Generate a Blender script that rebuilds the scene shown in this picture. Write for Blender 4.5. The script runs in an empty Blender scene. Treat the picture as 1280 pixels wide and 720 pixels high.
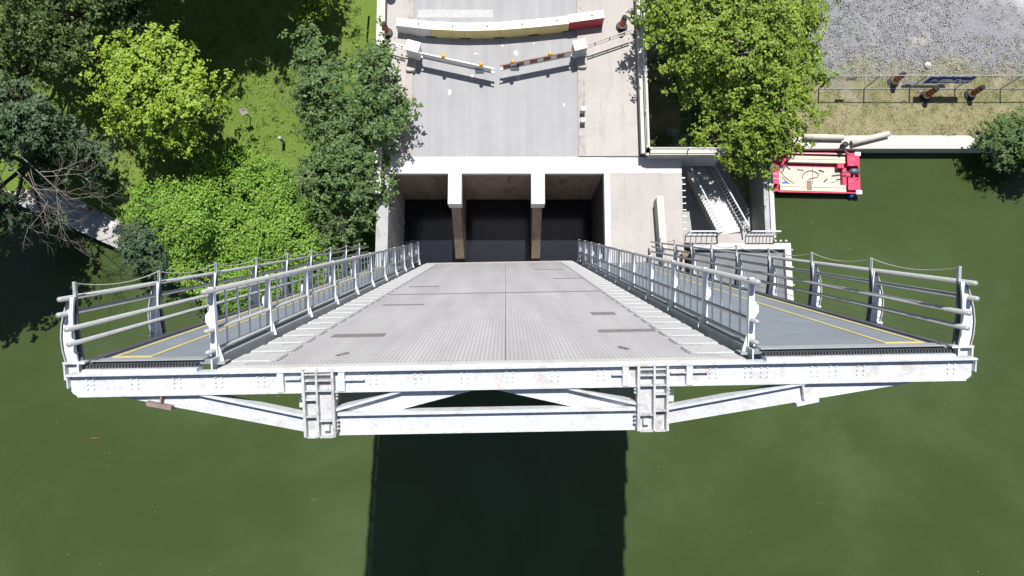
import bpy, math, random
import numpy as np
from mathutils import Vector, Matrix
random.seed(7); RNG = np.random.default_rng(7)
R = math.radians
scene = bpy.context.scene
COL = scene.collection

# ------------------------------------------------------------------ camera
F = 865.0                       # focal length in pixels of a 1280 wide frame
HCAM = 38.6                     # camera height over the road
TILT = math.atan(110.0 / F)
cam_d = bpy.data.cameras.new('camera'); cam = bpy.data.objects.new('camera', cam_d); COL.objects.link(cam)
cam.location = (0, 0, HCAM); cam.rotation_euler = (TILT, 0, 0)
cam_d.sensor_width = 36; cam_d.lens = 36 * F / 1280; cam_d.clip_start = 0.1; cam_d.clip_end = 5000
scene.camera = cam
CROT = Matrix.Rotation(TILT, 3, 'X')
CPOS = Vector((0, 0, HCAM))

def ray(px, py):
    return CROT @ Vector(((px - 640) / F, (360 - py) / F, -1))
def P(px, py, z):
    d = ray(px, py); t = (z - HCAM) / d.z
    return CPOS + d * t
def proj(p):
    q = CROT.transposed() @ (Vector(p) - CPOS)
    return 640 + F * q.x / -q.z, 360 - F * q.y / -q.z

WATER = -5.9
SUN_EL, SUN_AZ = R(65), R(5)

# ------------------------------------------------------------------ render / light
vs = scene.view_settings
vs.view_transform = 'Standard'; vs.look = 'None'; vs.gamma = 1; vs.use_curve_mapping = False
vs.exposure = 0.5
w = bpy.data.worlds.new('World'); scene.world = w; w.use_nodes = True
nt = w.node_tree; bg = nt.nodes['Background']
sky = nt.nodes.new('ShaderNodeTexSky'); sky.sky_type = 'NISHITA'; sky.sun_disc = False
sky.sun_elevation = SUN_EL; sky.sun_rotation = SUN_AZ
nt.links.new(sky.outputs[0], bg.inputs[0]); bg.inputs[1].default_value = 0.055
sd = bpy.data.lights.new('sun', 'SUN'); sd.energy = 4.9; sd.angle = R(0.5); sd.color = (1, 0.975, 0.935)
so = bpy.data.objects.new('sun', sd); COL.objects.link(so)
SUN = Vector((math.sin(SUN_AZ) * math.cos(SUN_EL), math.cos(SUN_AZ) * math.cos(SUN_EL), math.sin(SUN_EL)))
so.rotation_euler = SUN.to_track_quat('Z', 'Y').to_euler(); so.location = (0, 60, 90)

# ------------------------------------------------------------------ materials
def newmat(name):
    m = bpy.data.materials.new(name); m.use_nodes = True
    return m, m.node_tree, m.node_tree.nodes['Principled BSDF']
def N(nt, t, **kw):
    n = nt.nodes.new(t)
    for k, v in kw.items(): setattr(n, k, v)
    return n
def ramp(nt, fac, stops):
    r = N(nt, 'ShaderNodeValToRGB'); e = r.color_ramp.elements
    while len(e) < len(stops): e.new(0.5)
    for i, (p, c) in enumerate(stops):
        e[i].position = p; e[i].color = (*c, 1)
    nt.links.new(fac, r.inputs[0]); return r.outputs[0]
def coords(nt, mode='world', scale=(1, 1, 1)):
    if mode == 'world':
        o = N(nt, 'ShaderNodeNewGeometry').outputs['Position']
    else:
        o = N(nt, 'ShaderNodeTexCoord').outputs['Object']
    if scale != (1, 1, 1):
        mp = N(nt, 'ShaderNodeMapping'); mp.inputs['Scale'].default_value = scale
        nt.links.new(o, mp.inputs[0]); o = mp.outputs[0]
    return o
def noise(nt, vec, scale, detail=6, rough=0.6, dist=0):
    n = N(nt, 'ShaderNodeTexNoise'); n.inputs['Scale'].default_value = scale
    n.inputs['Detail'].default_value = detail; n.inputs['Roughness'].default_value = rough
    n.inputs['Distortion'].default_value = dist
    nt.links.new(vec, n.inputs['Vector']); return n.outputs[0]
def mix(nt, fac, a, b, mode='MIX'):
    m = N(nt, 'ShaderNodeMix', data_type='RGBA', blend_type=mode)
    def put(sock, v):
        if isinstance(v, (tuple, list)): sock.default_value = (*v, 1) if len(v) == 3 else v
        elif isinstance(v, (int, float)): sock.default_value = v
        else: nt.links.new(v, sock)
    put(m.inputs[0], fac); put(m.inputs[6], a); put(m.inputs[7], b)
    return m.outputs[2]
def mth(nt, op, a, b=0.0, c=None):
    m = N(nt, 'ShaderNodeMath', operation=op)
    for i, v in enumerate((a, b) if c is None else (a, b, c)):
        if isinstance(v, (int, float)): m.inputs[i].default_value = v
        else: nt.links.new(v, m.inputs[i])
    return m.outputs[0]
def bump(nt, bs, h, strength=0.3, dist=0.02):
    b = N(nt, 'ShaderNodeBump'); b.inputs['Strength'].default_value = strength; b.inputs['Distance'].default_value = dist
    nt.links.new(h, b.inputs['Height']); nt.links.new(b.outputs[0], bs.inputs['Normal'])

def weathered(name, base, var=0.25, rough=0.7, scale=1.2, stain=None, stain_amt=0.35, mode='world', metal=0.0, fine=25, stretch=(1, 1, 1), spec=0.5):
    """paint, concrete or asphalt with broad tone drift, fine grain and stains of their own shape"""
    m, nt, bs = newmat(name)
    v = coords(nt, mode, stretch)
    a = noise(nt, v, scale, 8, 0.65)
    g = noise(nt, v, fine, 4, 0.7)
    lo = tuple(c * (1 - var) for c in base); hi = tuple(min(1, c * (1 + var * 0.6)) for c in base)
    c = ramp(nt, a, [(0.3, lo), (0.7, hi)])
    c = mix(nt, 0.35, c, ramp(nt, g, [(0.35, tuple(x * 0.55 for x in base)), (0.65, tuple(min(1, x * 1.25) for x in base))]))
    if stain:
        s = noise(nt, v, scale * 2.3, 7, 0.7, 0.6)
        sf = ramp(nt, s, [(0.52, (0, 0, 0)), (0.68, (stain_amt,) * 3)])
        c = mix(nt, sf, c, stain)
    nt.links.new(c, bs.inputs['Base Color'])
    bs.inputs['Roughness'].default_value = rough; bs.inputs['Metallic'].default_value = metal
    bs.inputs['Specular IOR Level'].default_value = spec
    bump(nt, bs, g, 0.25, 0.01)
    return m

M = {}
M['white_paint'] = weathered('white_paint', (0.55, 0.575, 0.605), 0.12, 0.45, 1.0, (0.38, 0.3, 0.23), 0.6, 'obj', fine=14)
M['column_paint'] = weathered('column_paint', (0.5, 0.505, 0.51), 0.25, 0.5, 2.2, (0.2, 0.17, 0.15), 0.75, 'obj', fine=14)
M['lap_edge'] = weathered('lap_edge', (0.34, 0.34, 0.35), 0.2, 0.6, 2, mode='obj')
M['deck_patch'] = weathered('deck_patch', (0.2, 0.18, 0.182), 0.25, 0.7, 2.5, (0.14, 0.1, 0.085), 0.5, 'obj')
M['lap_white'] = weathered('lap_white', (0.5, 0.5, 0.51), 0.15, 0.5, 1.5, (0.4, 0.36, 0.33), 0.4, 'obj', fine=14)
M['rail_grey'] = weathered('rail_grey', (0.36, 0.365, 0.37), 0.12, 0.4, 1.0, (0.3, 0.27, 0.24), 0.4, 'obj', fine=20)
M['post_paint'] = weathered('post_paint', (0.66, 0.69, 0.72), 0.08, 0.45, 2.0, (0.4, 0.38, 0.36), 0.25, 'obj', fine=20)
M['post_shadow'] = weathered('post_shade_grey', (0.09, 0.1, 0.12), 0.2, 0.6, 3, mode='obj')  # dark tone stands for the shaded side of the posts
M['dark_steel'] = weathered('dark_steel', (0.07, 0.075, 0.085), 0.3, 0.6, 2.0, (0.12, 0.08, 0.06), 0.5, 'obj')
M['rust_steel'] = weathered('rust_steel', (0.24, 0.19, 0.17), 0.3, 0.75, 2.5, (0.2, 0.09, 0.05), 0.5, 'obj')
M['girder_paint'] = weathered('girder_paint', (0.42, 0.43, 0.44), 0.15, 0.55, 0.8, (0.25, 0.2, 0.17), 0.4, 'obj')
M['sidewalk_rubber'] = weathered('sidewalk_rubber', (0.195, 0.222, 0.258), 0.18, 0.8, 0.7, (0.24, 0.25, 0.27), 0.5, 'obj', fine=60)
M['yellow_line'] = weathered('yellow_line', (0.66, 0.53, 0.2), 0.2, 0.6, 2, (0.36, 0.34, 0.28), 0.6, 'obj')
M['rubber'] = weathered('rubber', (0.02, 0.02, 0.022), 0.3, 0.6, 3)
M['asphalt'] = None
M['concrete'] = weathered('concrete', (0.4, 0.375, 0.355), 0.14, 0.85, 0.35, (0.3, 0.27, 0.25), 0.35, fine=18)
M['concrete_white'] = weathered('concrete_white', (0.52, 0.51, 0.5), 0.12, 0.8, 0.5, (0.33, 0.31, 0.29), 0.5)
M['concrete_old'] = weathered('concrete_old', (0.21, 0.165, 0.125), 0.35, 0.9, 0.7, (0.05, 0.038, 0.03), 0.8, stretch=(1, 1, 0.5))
M['concrete_grey'] = weathered('concrete_grey', (0.36, 0.36, 0.355), 0.2, 0.85, 0.6, (0.16, 0.15, 0.14), 0.5)
M['coping'] = weathered('coping', (0.56, 0.54, 0.47), 0.12, 0.85, 0.8, (0.3, 0.28, 0.22), 0.4)
M['roof_grey'] = weathered('roof_grey', (0.15, 0.157, 0.17), 0.15, 0.85, 0.6, (0.27, 0.27, 0.27), 0.4, fine=50)
M['galv'] = weathered('galv', (0.42, 0.44, 0.46), 0.15, 0.45, 3, metal=0.3)
M['bark'] = weathered('bark', (0.11, 0.085, 0.06), 0.3, 0.95, 4, stretch=(1, 1, 0.3))
M['dead_wood'] = weathered('dead_wood', (0.21, 0.185, 0.16), 0.25, 0.9, 4)
M['pit_shade'] = weathered('pit_shade', (0.045, 0.042, 0.04), 0.4, 0.8, 1.2, (0.02, 0.018, 0.016), 0.6)
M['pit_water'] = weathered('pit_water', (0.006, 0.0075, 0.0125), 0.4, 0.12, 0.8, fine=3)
M['kerb_dirty'] = weathered('kerb_dirty', (0.37, 0.345, 0.325), 0.15, 0.9, 0.9, (0.16, 0.125, 0.1), 0.75)
M['dark_plank'] = weathered('dark_plank', (0.14, 0.15, 0.165), 0.2, 0.8, 3)
M['timber'] = weathered('timber', (0.4, 0.36, 0.29), 0.25, 0.85, 2, (0.2, 0.17, 0.14), 0.5)
M['orange'] = weathered('orange', (0.5, 0.13, 0.035), 0.15, 0.55, 4)
M['amber'] = weathered('amber', (0.75, 0.38, 0.04), 0.12, 0.35, 4)
M['reflect_white'] = weathered('reflect_white', (0.72, 0.72, 0.7), 0.08, 0.5, 4)
M['red_rail'] = weathered('red_rail', (0.2, 0.085, 0.065), 0.25, 0.6, 4, (0.5, 0.45, 0.4), 0.5)
M['barrier_yellow'] = weathered('barrier_yellow', (0.68, 0.59, 0.26), 0.12, 0.5, 2.5, (0.35, 0.28, 0.1), 0.35)
M['barrier_glare'] = weathered('barrier_glare', (0.72, 0.68, 0.54), 0.1, 0.5, 3, (0.6, 0.52, 0.3), 0.4)  # pale tone for sun glare on the barrier tops
M['barrier_white'] = weathered('barrier_white', (0.66, 0.66, 0.65), 0.1, 0.5, 2.5, (0.4, 0.38, 0.36), 0.35)
M['barrier_red'] = weathered('barrier_red', (0.42, 0.035, 0.06), 0.15, 0.5, 2.5, (0.3, 0.06, 0.07), 0.3)
M['boat_red'] = weathered('boat_red', (0.52, 0.035, 0.1), 0.2, 0.5, 2.0, (0.62, 0.25, 0.3), 0.4, 'obj', spec=0.3)
M['boat_ply'] = weathered('boat_ply', (0.52, 0.47, 0.39), 0.14, 0.7, 2.0, (0.3, 0.22, 0.14), 0.4, 'obj')
M['boat_cream'] = weathered('boat_cream', (0.56, 0.52, 0.41), 0.1, 0.6, 2.0, (0.4, 0.32, 0.2), 0.35, 'obj')
M['motor'] = weathered('motor', (0.09, 0.12, 0.16), 0.2, 0.3, 3, mode='obj')
M['blue_plastic'] = weathered('blue_plastic', (0.03, 0.09, 0.42), 0.2, 0.5, 3)
M['banner_blue'] = weathered('banner_blue', (0.03, 0.07, 0.36), 0.12, 0.6, 2)
M['letter_white'] = weathered('letter_white', (0.88, 0.88, 0.88), 0.03, 0.6, 4)
M['skin'] = weathered('skin', (0.5, 0.3, 0.21), 0.08, 0.6, 6)
M['maroon'] = weathered('maroon', (0.22, 0.03, 0.045), 0.15, 0.9, 9)
M['trousers'] = weathered('trousers', (0.24, 0.25, 0.26), 0.15, 0.9, 9)
M['white_cloth'] = weathered('white_cloth', (0.75, 0.75, 0.74), 0.05, 0.9, 9)
M['hair'] = weathered('hair', (0.04, 0.03, 0.02), 0.2, 0.7, 20)
M['stone_brown'] = weathered('stone_brown', (0.26, 0.19, 0.15), 0.25, 0.9, 3)

# asphalt: pale weathered, worn wheel tracks along y, cracks
def asphalt():
    m, nt, bs = newmat('road_asphalt')
    v = coords(nt)
    a = noise(nt, v, 0.45, 8, 0.65); g = noise(nt, v, 28, 4, 0.7)
    vs_ = coords(nt, 'world', (1.6, 0.06, 1)); t = noise(nt, vs_, 1.0, 4, 0.6)
    c = ramp(nt, a, [(0.3, (0.24, 0.24, 0.255)), (0.7, (0.315, 0.312, 0.325))])
    c = mix(nt, 0.35, c, ramp(nt, t, [(0.35, (0.2, 0.2, 0.21)), (0.65, (0.39, 0.385, 0.39))]))
    c = mix(nt, 0.3, c, ramp(nt, g, [(0.35, (0.17, 0.17, 0.175)), (0.65, (0.42, 0.42, 0.42))]))
    vo = N(nt, 'ShaderNodeTexVoronoi', feature='DISTANCE_TO_EDGE'); vo.inputs['Scale'].default_value = 0.33
    wv = mix(nt, 0.18, v, N(nt, 'ShaderNodeTexNoise').outputs[1]); nt.links.new(wv, vo.inputs['Vector'])
    cr = ramp(nt, vo.outputs[0], [(0.0, (0.12,) * 3), (0.005, (0, 0, 0))])
    c = mix(nt, cr, c, (0.12, 0.12, 0.12))
    nt.links.new(c, bs.inputs['Base Color']); bs.inputs['Roughness'].default_value = 0.85
    bump(nt, bs, g, 0.25, 0.01); return m
M['asphalt'] = asphalt()

def concrete_slabs():
    """footpath concrete with saw-cut joints at slab spacing"""
    m, nt, bs = newmat('sidewalk_concrete')
    v = coords(nt); a = noise(nt, v, 0.35, 8, 0.65); g = noise(nt, v, 20, 5, 0.7)
    c = ramp(nt, a, [(0.3, (0.335, 0.308, 0.29)), (0.7, (0.425, 0.4, 0.382))])
    c = mix(nt, 0.3, c, ramp(nt, g, [(0.35, (0.22, 0.2, 0.19)), (0.65, (0.49, 0.47, 0.455))]))
    st = noise(nt, coords(nt, 'world', (1.3, 0.25, 1)), 1.4, 7, 0.7, 0.5)
    c = mix(nt, ramp(nt, st, [(0.54, (0, 0, 0)), (0.72, (0.5,) * 3)]), c, (0.24, 0.21, 0.2))
    sx = N(nt, 'ShaderNodeSeparateXYZ'); nt.links.new(v, sx.inputs[0])
    jx = mth(nt, 'LESS_THAN', mth(nt, 'PINGPONG', mth(nt, 'ADD', sx.outputs[0], 0.35), 0.85), 0.012)
    jy = mth(nt, 'LESS_THAN', mth(nt, 'PINGPONG', mth(nt, 'ADD', sx.outputs[1], 0.5), 1.25), 0.012)
    c = mix(nt, mth(nt, 'MULTIPLY', mth(nt, 'MAXIMUM', jx, jy), 0.35), c, (0.22, 0.2, 0.19))
    nt.links.new(c, bs.inputs['Base Color']); bs.inputs['Roughness'].default_value = 0.88
    bump(nt, bs, g, 0.25, 0.01); return m
M['slabs'] = concrete_slabs()

def water_mat():
    m, nt, bs = newmat('canal_water')
    v = coords(nt)
    a = noise(nt, v, 0.06, 7, 0.62, 0.6)
    c = ramp(nt, a, [(0.32, (0.036, 0.0525, 0.0155)), (0.5, (0.045, 0.066, 0.022)), (0.68, (0.061, 0.09, 0.036))])
    nt.links.new(c, bs.inputs['Base Color']); bs.inputs['Roughness'].default_value = 0.08
    bs.inputs['IOR'].default_value = 1.33
    w1 = noise(nt, coords(nt, 'world', (0.7, 1.6, 1)), 1.6, 4, 0.55, 0.5)
    w2 = noise(nt, coords(nt, 'world', (1.2, 3.0, 1)), 2.6, 4, 0.6, 0.8)
    bump(nt, bs, mix(nt, 0.4, w1, w2), 0.3, 0.13); return m
M['water'] = water_mat()

def grass_mat(name, dark, mid, light, dry=None, dry_at=(0.5, 0.65), s=0.5):
    m, nt, bs = newmat(name); v = coords(nt)
    a = noise(nt, v, s, 8, 0.7); g = noise(nt, v, 7, 6, 0.75); h = noise(nt, v, 30, 4, 0.8)
    c = ramp(nt, a, [(0.3, mid), (0.7, light)])
    c = mix(nt, 0.55, c, ramp(nt, g, [(0.35, dark), (0.5, mid), (0.68, light)]))
    c = mix(nt, 0.4, c, ramp(nt, h, [(0.35, dark), (0.65, light)]))
    if dry:
        d = noise(nt, v, 0.28, 7, 0.7, 0.4)
        c = mix(nt, ramp(nt, d, [(dry_at[0], (0, 0, 0)), (dry_at[1], (0.85,) * 3)]), c, mix(nt, g, tuple(x * 0.6 for x in dry), tuple(x * 1.3 for x in dry)))
    nt.links.new(c, bs.inputs['Base Color']); bs.inputs['Roughness'].default_value = 1.0
    bs.inputs['Specular IOR Level'].default_value = 0.15
    bump(nt, bs, mix(nt, 0.5, g, h), 0.9, 0.12); return m
M['grass'] = grass_mat('lawn_grass', (0.06, 0.105, 0.016), (0.135, 0.215, 0.035), (0.22, 0.3, 0.07), (0.26, 0.24, 0.12), (0.58, 0.78))

def lot_mat():
    """gravel away from the quay, dry grass towards it"""
    m, nt, bs = newmat('gravel_lot'); v = coords(nt)
    sx = N(nt, 'ShaderNodeSeparateXYZ'); nt.links.new(v, sx.inputs[0])
    n1 = noise(nt, v, 0.35, 7, 0.7, 0.3)
    g = noise(nt, v, 9, 6, 0.8); h = noise(nt, v, 26, 3, 0.8)
    gravel = ramp(nt, h, [(0.32, (0.08, 0.08, 0.09)), (0.5, (0.2, 0.2, 0.217)), (0.66, (0.44, 0.44, 0.455))])
    gravel = mix(nt, 0.4, gravel, ramp(nt, g, [(0.35, (0.1, 0.1, 0.11)), (0.65, (0.38, 0.38, 0.395))]))
    gravel = mix(nt, ramp(nt, n1, [(0.55, (0, 0, 0)), (0.75, (0.7,) * 3)]), gravel, (0.46, 0.45, 0.43))
    dry = ramp(nt, g, [(0.3, (0.11, 0.1, 0.045)), (0.5, (0.24, 0.215, 0.11)), (0.68, (0.36, 0.33, 0.2))])
    dry = mix(nt, 0.35, dry, ramp(nt, h, [(0.35, (0.1, 0.1, 0.04)), (0.65, (0.42, 0.38, 0.26))]))
    gp = noise(nt, v, 0.9, 7, 0.75, 0.5)
    dry = mix(nt, ramp(nt, gp, [(0.47, (0, 0, 0)), (0.62, (0.75,) * 3)]), dry, ramp(nt, g, [(0.35, (0.07, 0.1, 0.025)), (0.65, (0.2, 0.23, 0.08))]))
    dry = mix(nt, ramp(nt, gp, [(0.3, (0.6,) * 3), (0.42, (0, 0, 0))]), dry, (0.42, 0.38, 0.31))
    f = mth(nt, 'ADD', mth(nt, 'MULTIPLY', mth(nt, 'SUBTRACT', sx.outputs[1], LOT_Y), -0.45), mth(nt, 'MULTIPLY', mth(nt, 'SUBTRACT', n1, 0.5), 3.2))
    f2 = mth(nt, 'MULTIPLY', mth(nt, 'SUBTRACT', g, 0.5), 2.2)
    fac = N(nt, 'ShaderNodeClamp'); nt.links.new(mth(nt, 'ADD', mth(nt, 'ADD', f, f2), 0.5), fac.inputs[0])
    # a bleached concrete slab area in the far corner
    c = mix(nt, fac.outputs[0], gravel, dry)
    dd = mth(nt, 'ADD', mth(nt, 'SUBTRACT', mth(nt, 'MULTIPLY', sx.outputs[0], 0.55), LOT_C), mth(nt, 'ADD', mth(nt, 'MULTIPLY', n1, 2.5), mth(nt, 'MULTIPLY', mth(nt, 'SUBTRACT', sx.outputs[1], LOT_Y), 0.8)))
    cl = N(nt, 'ShaderNodeClamp'); nt.links.new(dd, cl.inputs[0])
    c = mix(nt, cl.outputs[0], c, mix(nt, g, (0.36, 0.36, 0.37), (0.5, 0.5, 0.5)))
    nt.links.new(c, bs.inputs['Base Color']); bs.inputs['Roughness'].default_value = 1.0
    bs.inputs['Specular IOR Level'].default_value = 0.15
    bump(nt, bs, mix(nt, 0.5, g, h), 0.8, 0.08); return m
LOT_Y = P(1150, 85, -5).y
LOT_C = 22.9
M['lot'] = lot_mat()

def deck_mat():
    m, nt, bs = newmat('open_steel_grating')
    v = coords(nt, 'obj'); sx = N(nt, 'ShaderNodeSeparateXYZ'); nt.links.new(v, sx.inputs[0])
    def bars(o, period, frac):
        return mth(nt, 'GREATER_THAN', mth(nt, 'PINGPONG', o, period / 2), period / 2 * (1 - frac))
    bx = bars(sx.outputs[0], 0.078, 0.45); by = bars(sx.outputs[1], 0.2, 0.4)
    bar = mth(nt, 'MAXIMUM', bx, by)
    a = noise(nt, v, 0.5, 7, 0.7); b = noise(nt, coords(nt, 'obj', (1.4, 0.12, 1)), 1.0, 5, 0.6)
    steel = ramp(nt, a, [(0.3, (0.4, 0.385, 0.41)), (0.7, (0.5, 0.485, 0.505))])
    steel = mix(nt, 0.4, steel, ramp(nt, b, [(0.35, (0.3, 0.28, 0.3)), (0.65, (0.57, 0.56, 0.575))]))
    c = mix(nt, bar, mix(nt, a, (0.27, 0.255, 0.27), (0.35, 0.335, 0.35)), steel)
    nt.links.new(c, bs.inputs['Base Color']); bs.inputs['Roughness'].default_value = 0.6
    bump(nt, bs, bar, 0.5, 0.01); return m
M['deck'] = deck_mat()

def leaf_mat(name, dark, mid, light, trans=0.2):
    m, nt, bs = newmat(name)
    geo = N(nt, 'ShaderNodeNewGeometry')
    n1 = noise(nt, geo.outputs['Position'], 0.9, 3, 0.6)
    f = mth(nt, 'ADD', mth(nt, 'MULTIPLY', geo.outputs['Random Per Island'], 0.6), mth(nt, 'MULTIPLY', n1, 0.45))
    c = ramp(nt, f, [(0.12, dark), (0.5, mid), (0.92, light)])
    nt.links.new(c, bs.inputs['Base Color']); bs.inputs['Roughness'].default_value = 0.55
    bs.inputs['Specular IOR Level'].default_value = 0.3
    tr = N(nt, 'ShaderNodeBsdfTranslucent'); nt.links.new(mix(nt, 0.5, c, light), tr.inputs[0])
    ms = N(nt, 'ShaderNodeMixShader'); ms.inputs[0].default_value = trans
    nt.links.new(bs.outputs[0], ms.inputs[1]); nt.links.new(tr.outputs[0], ms.inputs[2])
    nt.links.new(ms.outputs[0], nt.nodes['Material Output'].inputs[0])
    return m
M['leaf_lime'] = leaf_mat('leaf_lime', (0.135, 0.21, 0.02), (0.235, 0.355, 0.035), (0.36, 0.47, 0.075))
M['leaf_vine'] = leaf_mat('leaf_vine', (0.095, 0.19, 0.022), (0.16, 0.3, 0.035), (0.25, 0.38, 0.075))
M['leaf_mid'] = leaf_mat('leaf_mid', (0.075, 0.14, 0.014), (0.155, 0.24, 0.026), (0.32, 0.38, 0.06))
M['leaf_green'] = leaf_mat('leaf_green', (0.045, 0.09, 0.022), (0.09, 0.155, 0.045), (0.17, 0.235, 0.09))
M['leaf_blue'] = leaf_mat('leaf_blue', (0.035, 0.068, 0.028), (0.065, 0.11, 0.052), (0.12, 0.175, 0.095))
M['leaf_dark'] = leaf_mat('leaf_dark', (0.022, 0.046, 0.011), (0.055, 0.095, 0.022), (0.16, 0.215, 0.06), 0.2)

def mesh_wire_mat():
    """chain link: thin crossed wires, open between"""
    m, nt, bs = newmat('chain_link_wire')
    v = coords(nt); sx = N(nt, 'ShaderNodeSeparateXYZ'); nt.links.new(v, sx.inputs[0])
    a = mth(nt, 'PINGPONG', mth(nt, 'ADD', sx.outputs[0], sx.outputs[2]), 0.04)
    b = mth(nt, 'PINGPONG', mth(nt, 'SUBTRACT', sx.outputs[0], sx.outputs[2]), 0.04)
    f = mth(nt, 'LESS_THAN', mth(nt, 'MINIMUM', a, b), 0.003)
    bs.inputs['Base Color'].default_value = (0.4, 0.42, 0.44, 1); bs.inputs['Metallic'].default_value = 0.4
    tr = N(nt, 'ShaderNodeBsdfTransparent'); ms = N(nt, 'ShaderNodeMixShader')
    nt.links.new(f, ms.inputs[0]); nt.links.new(tr.outputs[0], ms.inputs[1]); nt.links.new(bs.outputs[0], ms.inputs[2])
    nt.links.new(ms.outputs[0], nt.nodes['Material Output'].inputs[0]); return m
M['chain'] = mesh_wire_mat()

# ------------------------------------------------------------------ mesh helpers
class MB:
    def __init__(s): s.v = []; s.f = []; s.mi = []; s.cur = 0
    def add(s, vs, fs):
        o = len(s.v); s.v += [tuple(x) for x in vs]; s.f += [tuple(o + i for i in f) for f in fs]; s.mi += [s.cur] * len(fs); return s
    def box(s, x0, x1, y0, y1, z0, z1, T=None):
        vs = [Vector(p) for p in ((x0, y0, z0), (x1, y0, z0), (x1, y1, z0), (x0, y1, z0), (x0, y0, z1), (x1, y0, z1), (x1, y1, z1), (x0, y1, z1))]
        if T: vs = [T @ p for p in vs]
        return s.add(vs, [(0, 3, 2, 1), (4, 5, 6, 7), (0, 1, 5, 4), (1, 2, 6, 5), (2, 3, 7, 6), (3, 0, 4, 7)])
    def prism(s, poly, off):
        """3D polygon extruded by a vector"""
        n = len(poly); a = [Vector(p) for p in poly]; off = Vector(off)
        b = [p + off for p in a]
        fs = [tuple(range(n))[::-1], tuple(range(n, 2 * n))] + [(i, (i + 1) % n, n + (i + 1) % n, n + i) for i in range(n)]
        return s.add(a + b, fs)
    def beam(s, p0, p1, wd, ht, up=(0, 0, 1)):
        p0, p1, up = Vector(p0), Vector(p1), Vector(up)
        d = (p1 - p0).normalized(); sd_ = d.cross(up)
        if sd_.length < 1e-4: sd_ = d.cross(Vector((1, 0, 0)))
        sd_.normalize(); u = sd_.cross(d)
        q = [sd_ * (wd / 2 * a) + u * (ht / 2 * b) for a, b in ((-1, -1), (1, -1), (1, 1), (-1, 1))]
        return s.add([p0 + x for x in q] + [p1 + x for x in q], [(0, 1, 2, 3)[::-1], (4, 5, 6, 7), (0, 1, 5, 4), (1, 2, 6, 5), (2, 3, 7, 6), (3, 0, 4, 7)])
    def tube(s, pts, r, seg=8, caps=True):
        pts = [Vector(p) for p in pts]; n = len(pts)
        rs = r if isinstance(r, (list, tuple)) else [r] * n
        vs = []; prev = None
        for i, p in enumerate(pts):
            d = (pts[min(i + 1, n - 1)] - pts[max(i - 1, 0)])
            if d.length < 1e-9: d = Vector((0, 0, 1))
            d.normalize()
            if prev is None:
                a = d.cross(Vector((0, 0, 1)))
                if a.length < 1e-3: a = d.cross(Vector((1, 0, 0)))
            else: a = prev - d * prev.dot(d)
            a.normalize(); prev = a; b = d.cross(a)
            for k in range(seg):
                t = 2 * math.pi * k / seg; vs.append(p + (a * math.cos(t) + b * math.sin(t)) * rs[i])
        fs = [(i * seg + k, i * seg + (k + 1) % seg, (i + 1) * seg + (k + 1) % seg, (i + 1) * seg + k) for i in range(n - 1) for k in range(seg)]
        if caps: fs += [tuple(range(seg))[::-1], tuple(range((n - 1) * seg, n * seg))]
        return s.add(vs, fs)
    def lathe(s, prof, seg=20, c=(0, 0, 0), T=None):
        vs = []
        for r, z in prof:
            for k in range(seg):
                t = 2 * math.pi * k / seg; p = Vector((c[0] + r * math.cos(t), c[1] + r * math.sin(t), c[2] + z)); vs.append(T @ p if T else p)
        n = len(prof)
        fs = [(i * seg + k, i * seg + (k + 1) % seg, (i + 1) * seg + (k + 1) % seg, (i + 1) * seg + k) for i in range(n - 1) for k in range(seg)]
        fs += [tuple(range(seg))[::-1], tuple(range((n - 1) * seg, n * seg))]
        return s.add(vs, fs)
    def sphere(s, c, r, seg=12, rings=8, sc=(1, 1, 1)):
        prof = [(max(1e-4, math.sin(math.pi * i / rings)), -math.cos(math.pi * i / rings)) for i in range(rings + 1)]
        T = Matrix.Translation(c) @ Matrix.Diagonal((r * sc[0], r * sc[1], r * sc[2], 1))
        return s.lathe(prof, seg, T=T)
    def build(s, name, mats, parent=None, smooth=False, bevel=0):
        me = bpy.data.meshes.new(name); me.from_pydata(s.v, [], s.f)
        for m in (mats if isinstance(mats, (list, tuple)) else [mats]): me.materials.append(m)
        me.polygons.foreach_set('material_index', s.mi)
        if smooth: me.polygons.foreach_set('use_smooth', [True] * len(s.f))
        me.validate(); me.update()
        o = bpy.data.objects.new(name, me); COL.objects.link(o)
        if parent: o.parent = parent
        if bevel:
            b = o.modifiers.new('bevel', 'BEVEL'); b.width = bevel; b.segments = 2; b.limit_method = 'ANGLE'
        return o
def tag(o, label, cat, group=None):
    o['label'] = label; o['category'] = cat
    if group: o['group'] = group
    return o
def empty(name, loc, label, cat, group=None, rz=0):
    o = bpy.data.objects.new(name, None); COL.objects.link(o); o.location = loc; o.rotation_euler = (0, 0, rz); o.empty_display_size = 0.3
    return tag(o, label, cat, group)
def struct(o): o['kind'] = 'structure'; return o
def dup(root, loc, rz, label):
    kids = {}
    for x in COL.objects:
        if x.parent: kids.setdefault(x.parent.name, []).append(x)
    r = root.copy(); COL.objects.link(r); r.location = loc; r.rotation_euler = (0, 0, rz); r['label'] = label
    for ch in kids.get(root.name, []):
        c = ch.copy(); COL.objects.link(c); c.parent = r
        for g in kids.get(ch.name, []):
            d = g.copy(); COL.objects.link(d); d.parent = c
    return r
def sheet(name, pts, mat, z=None):
    b = MB(); b.add([Vector((p[0], p[1], p[2] if z is None else z)) for p in pts], [tuple(range(len(pts)))])
    return struct(b.build(name, mat))

# ------------------------------------------------------------------ water and ground
b = MB(); b.add([(-1500, -1500, WATER), (1500, -1500, WATER), (1500, 1500, WATER), (-1500, 1500, WATER)], [(0, 1, 2, 3)])
struct(b.build('water', M['water']))

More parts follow.
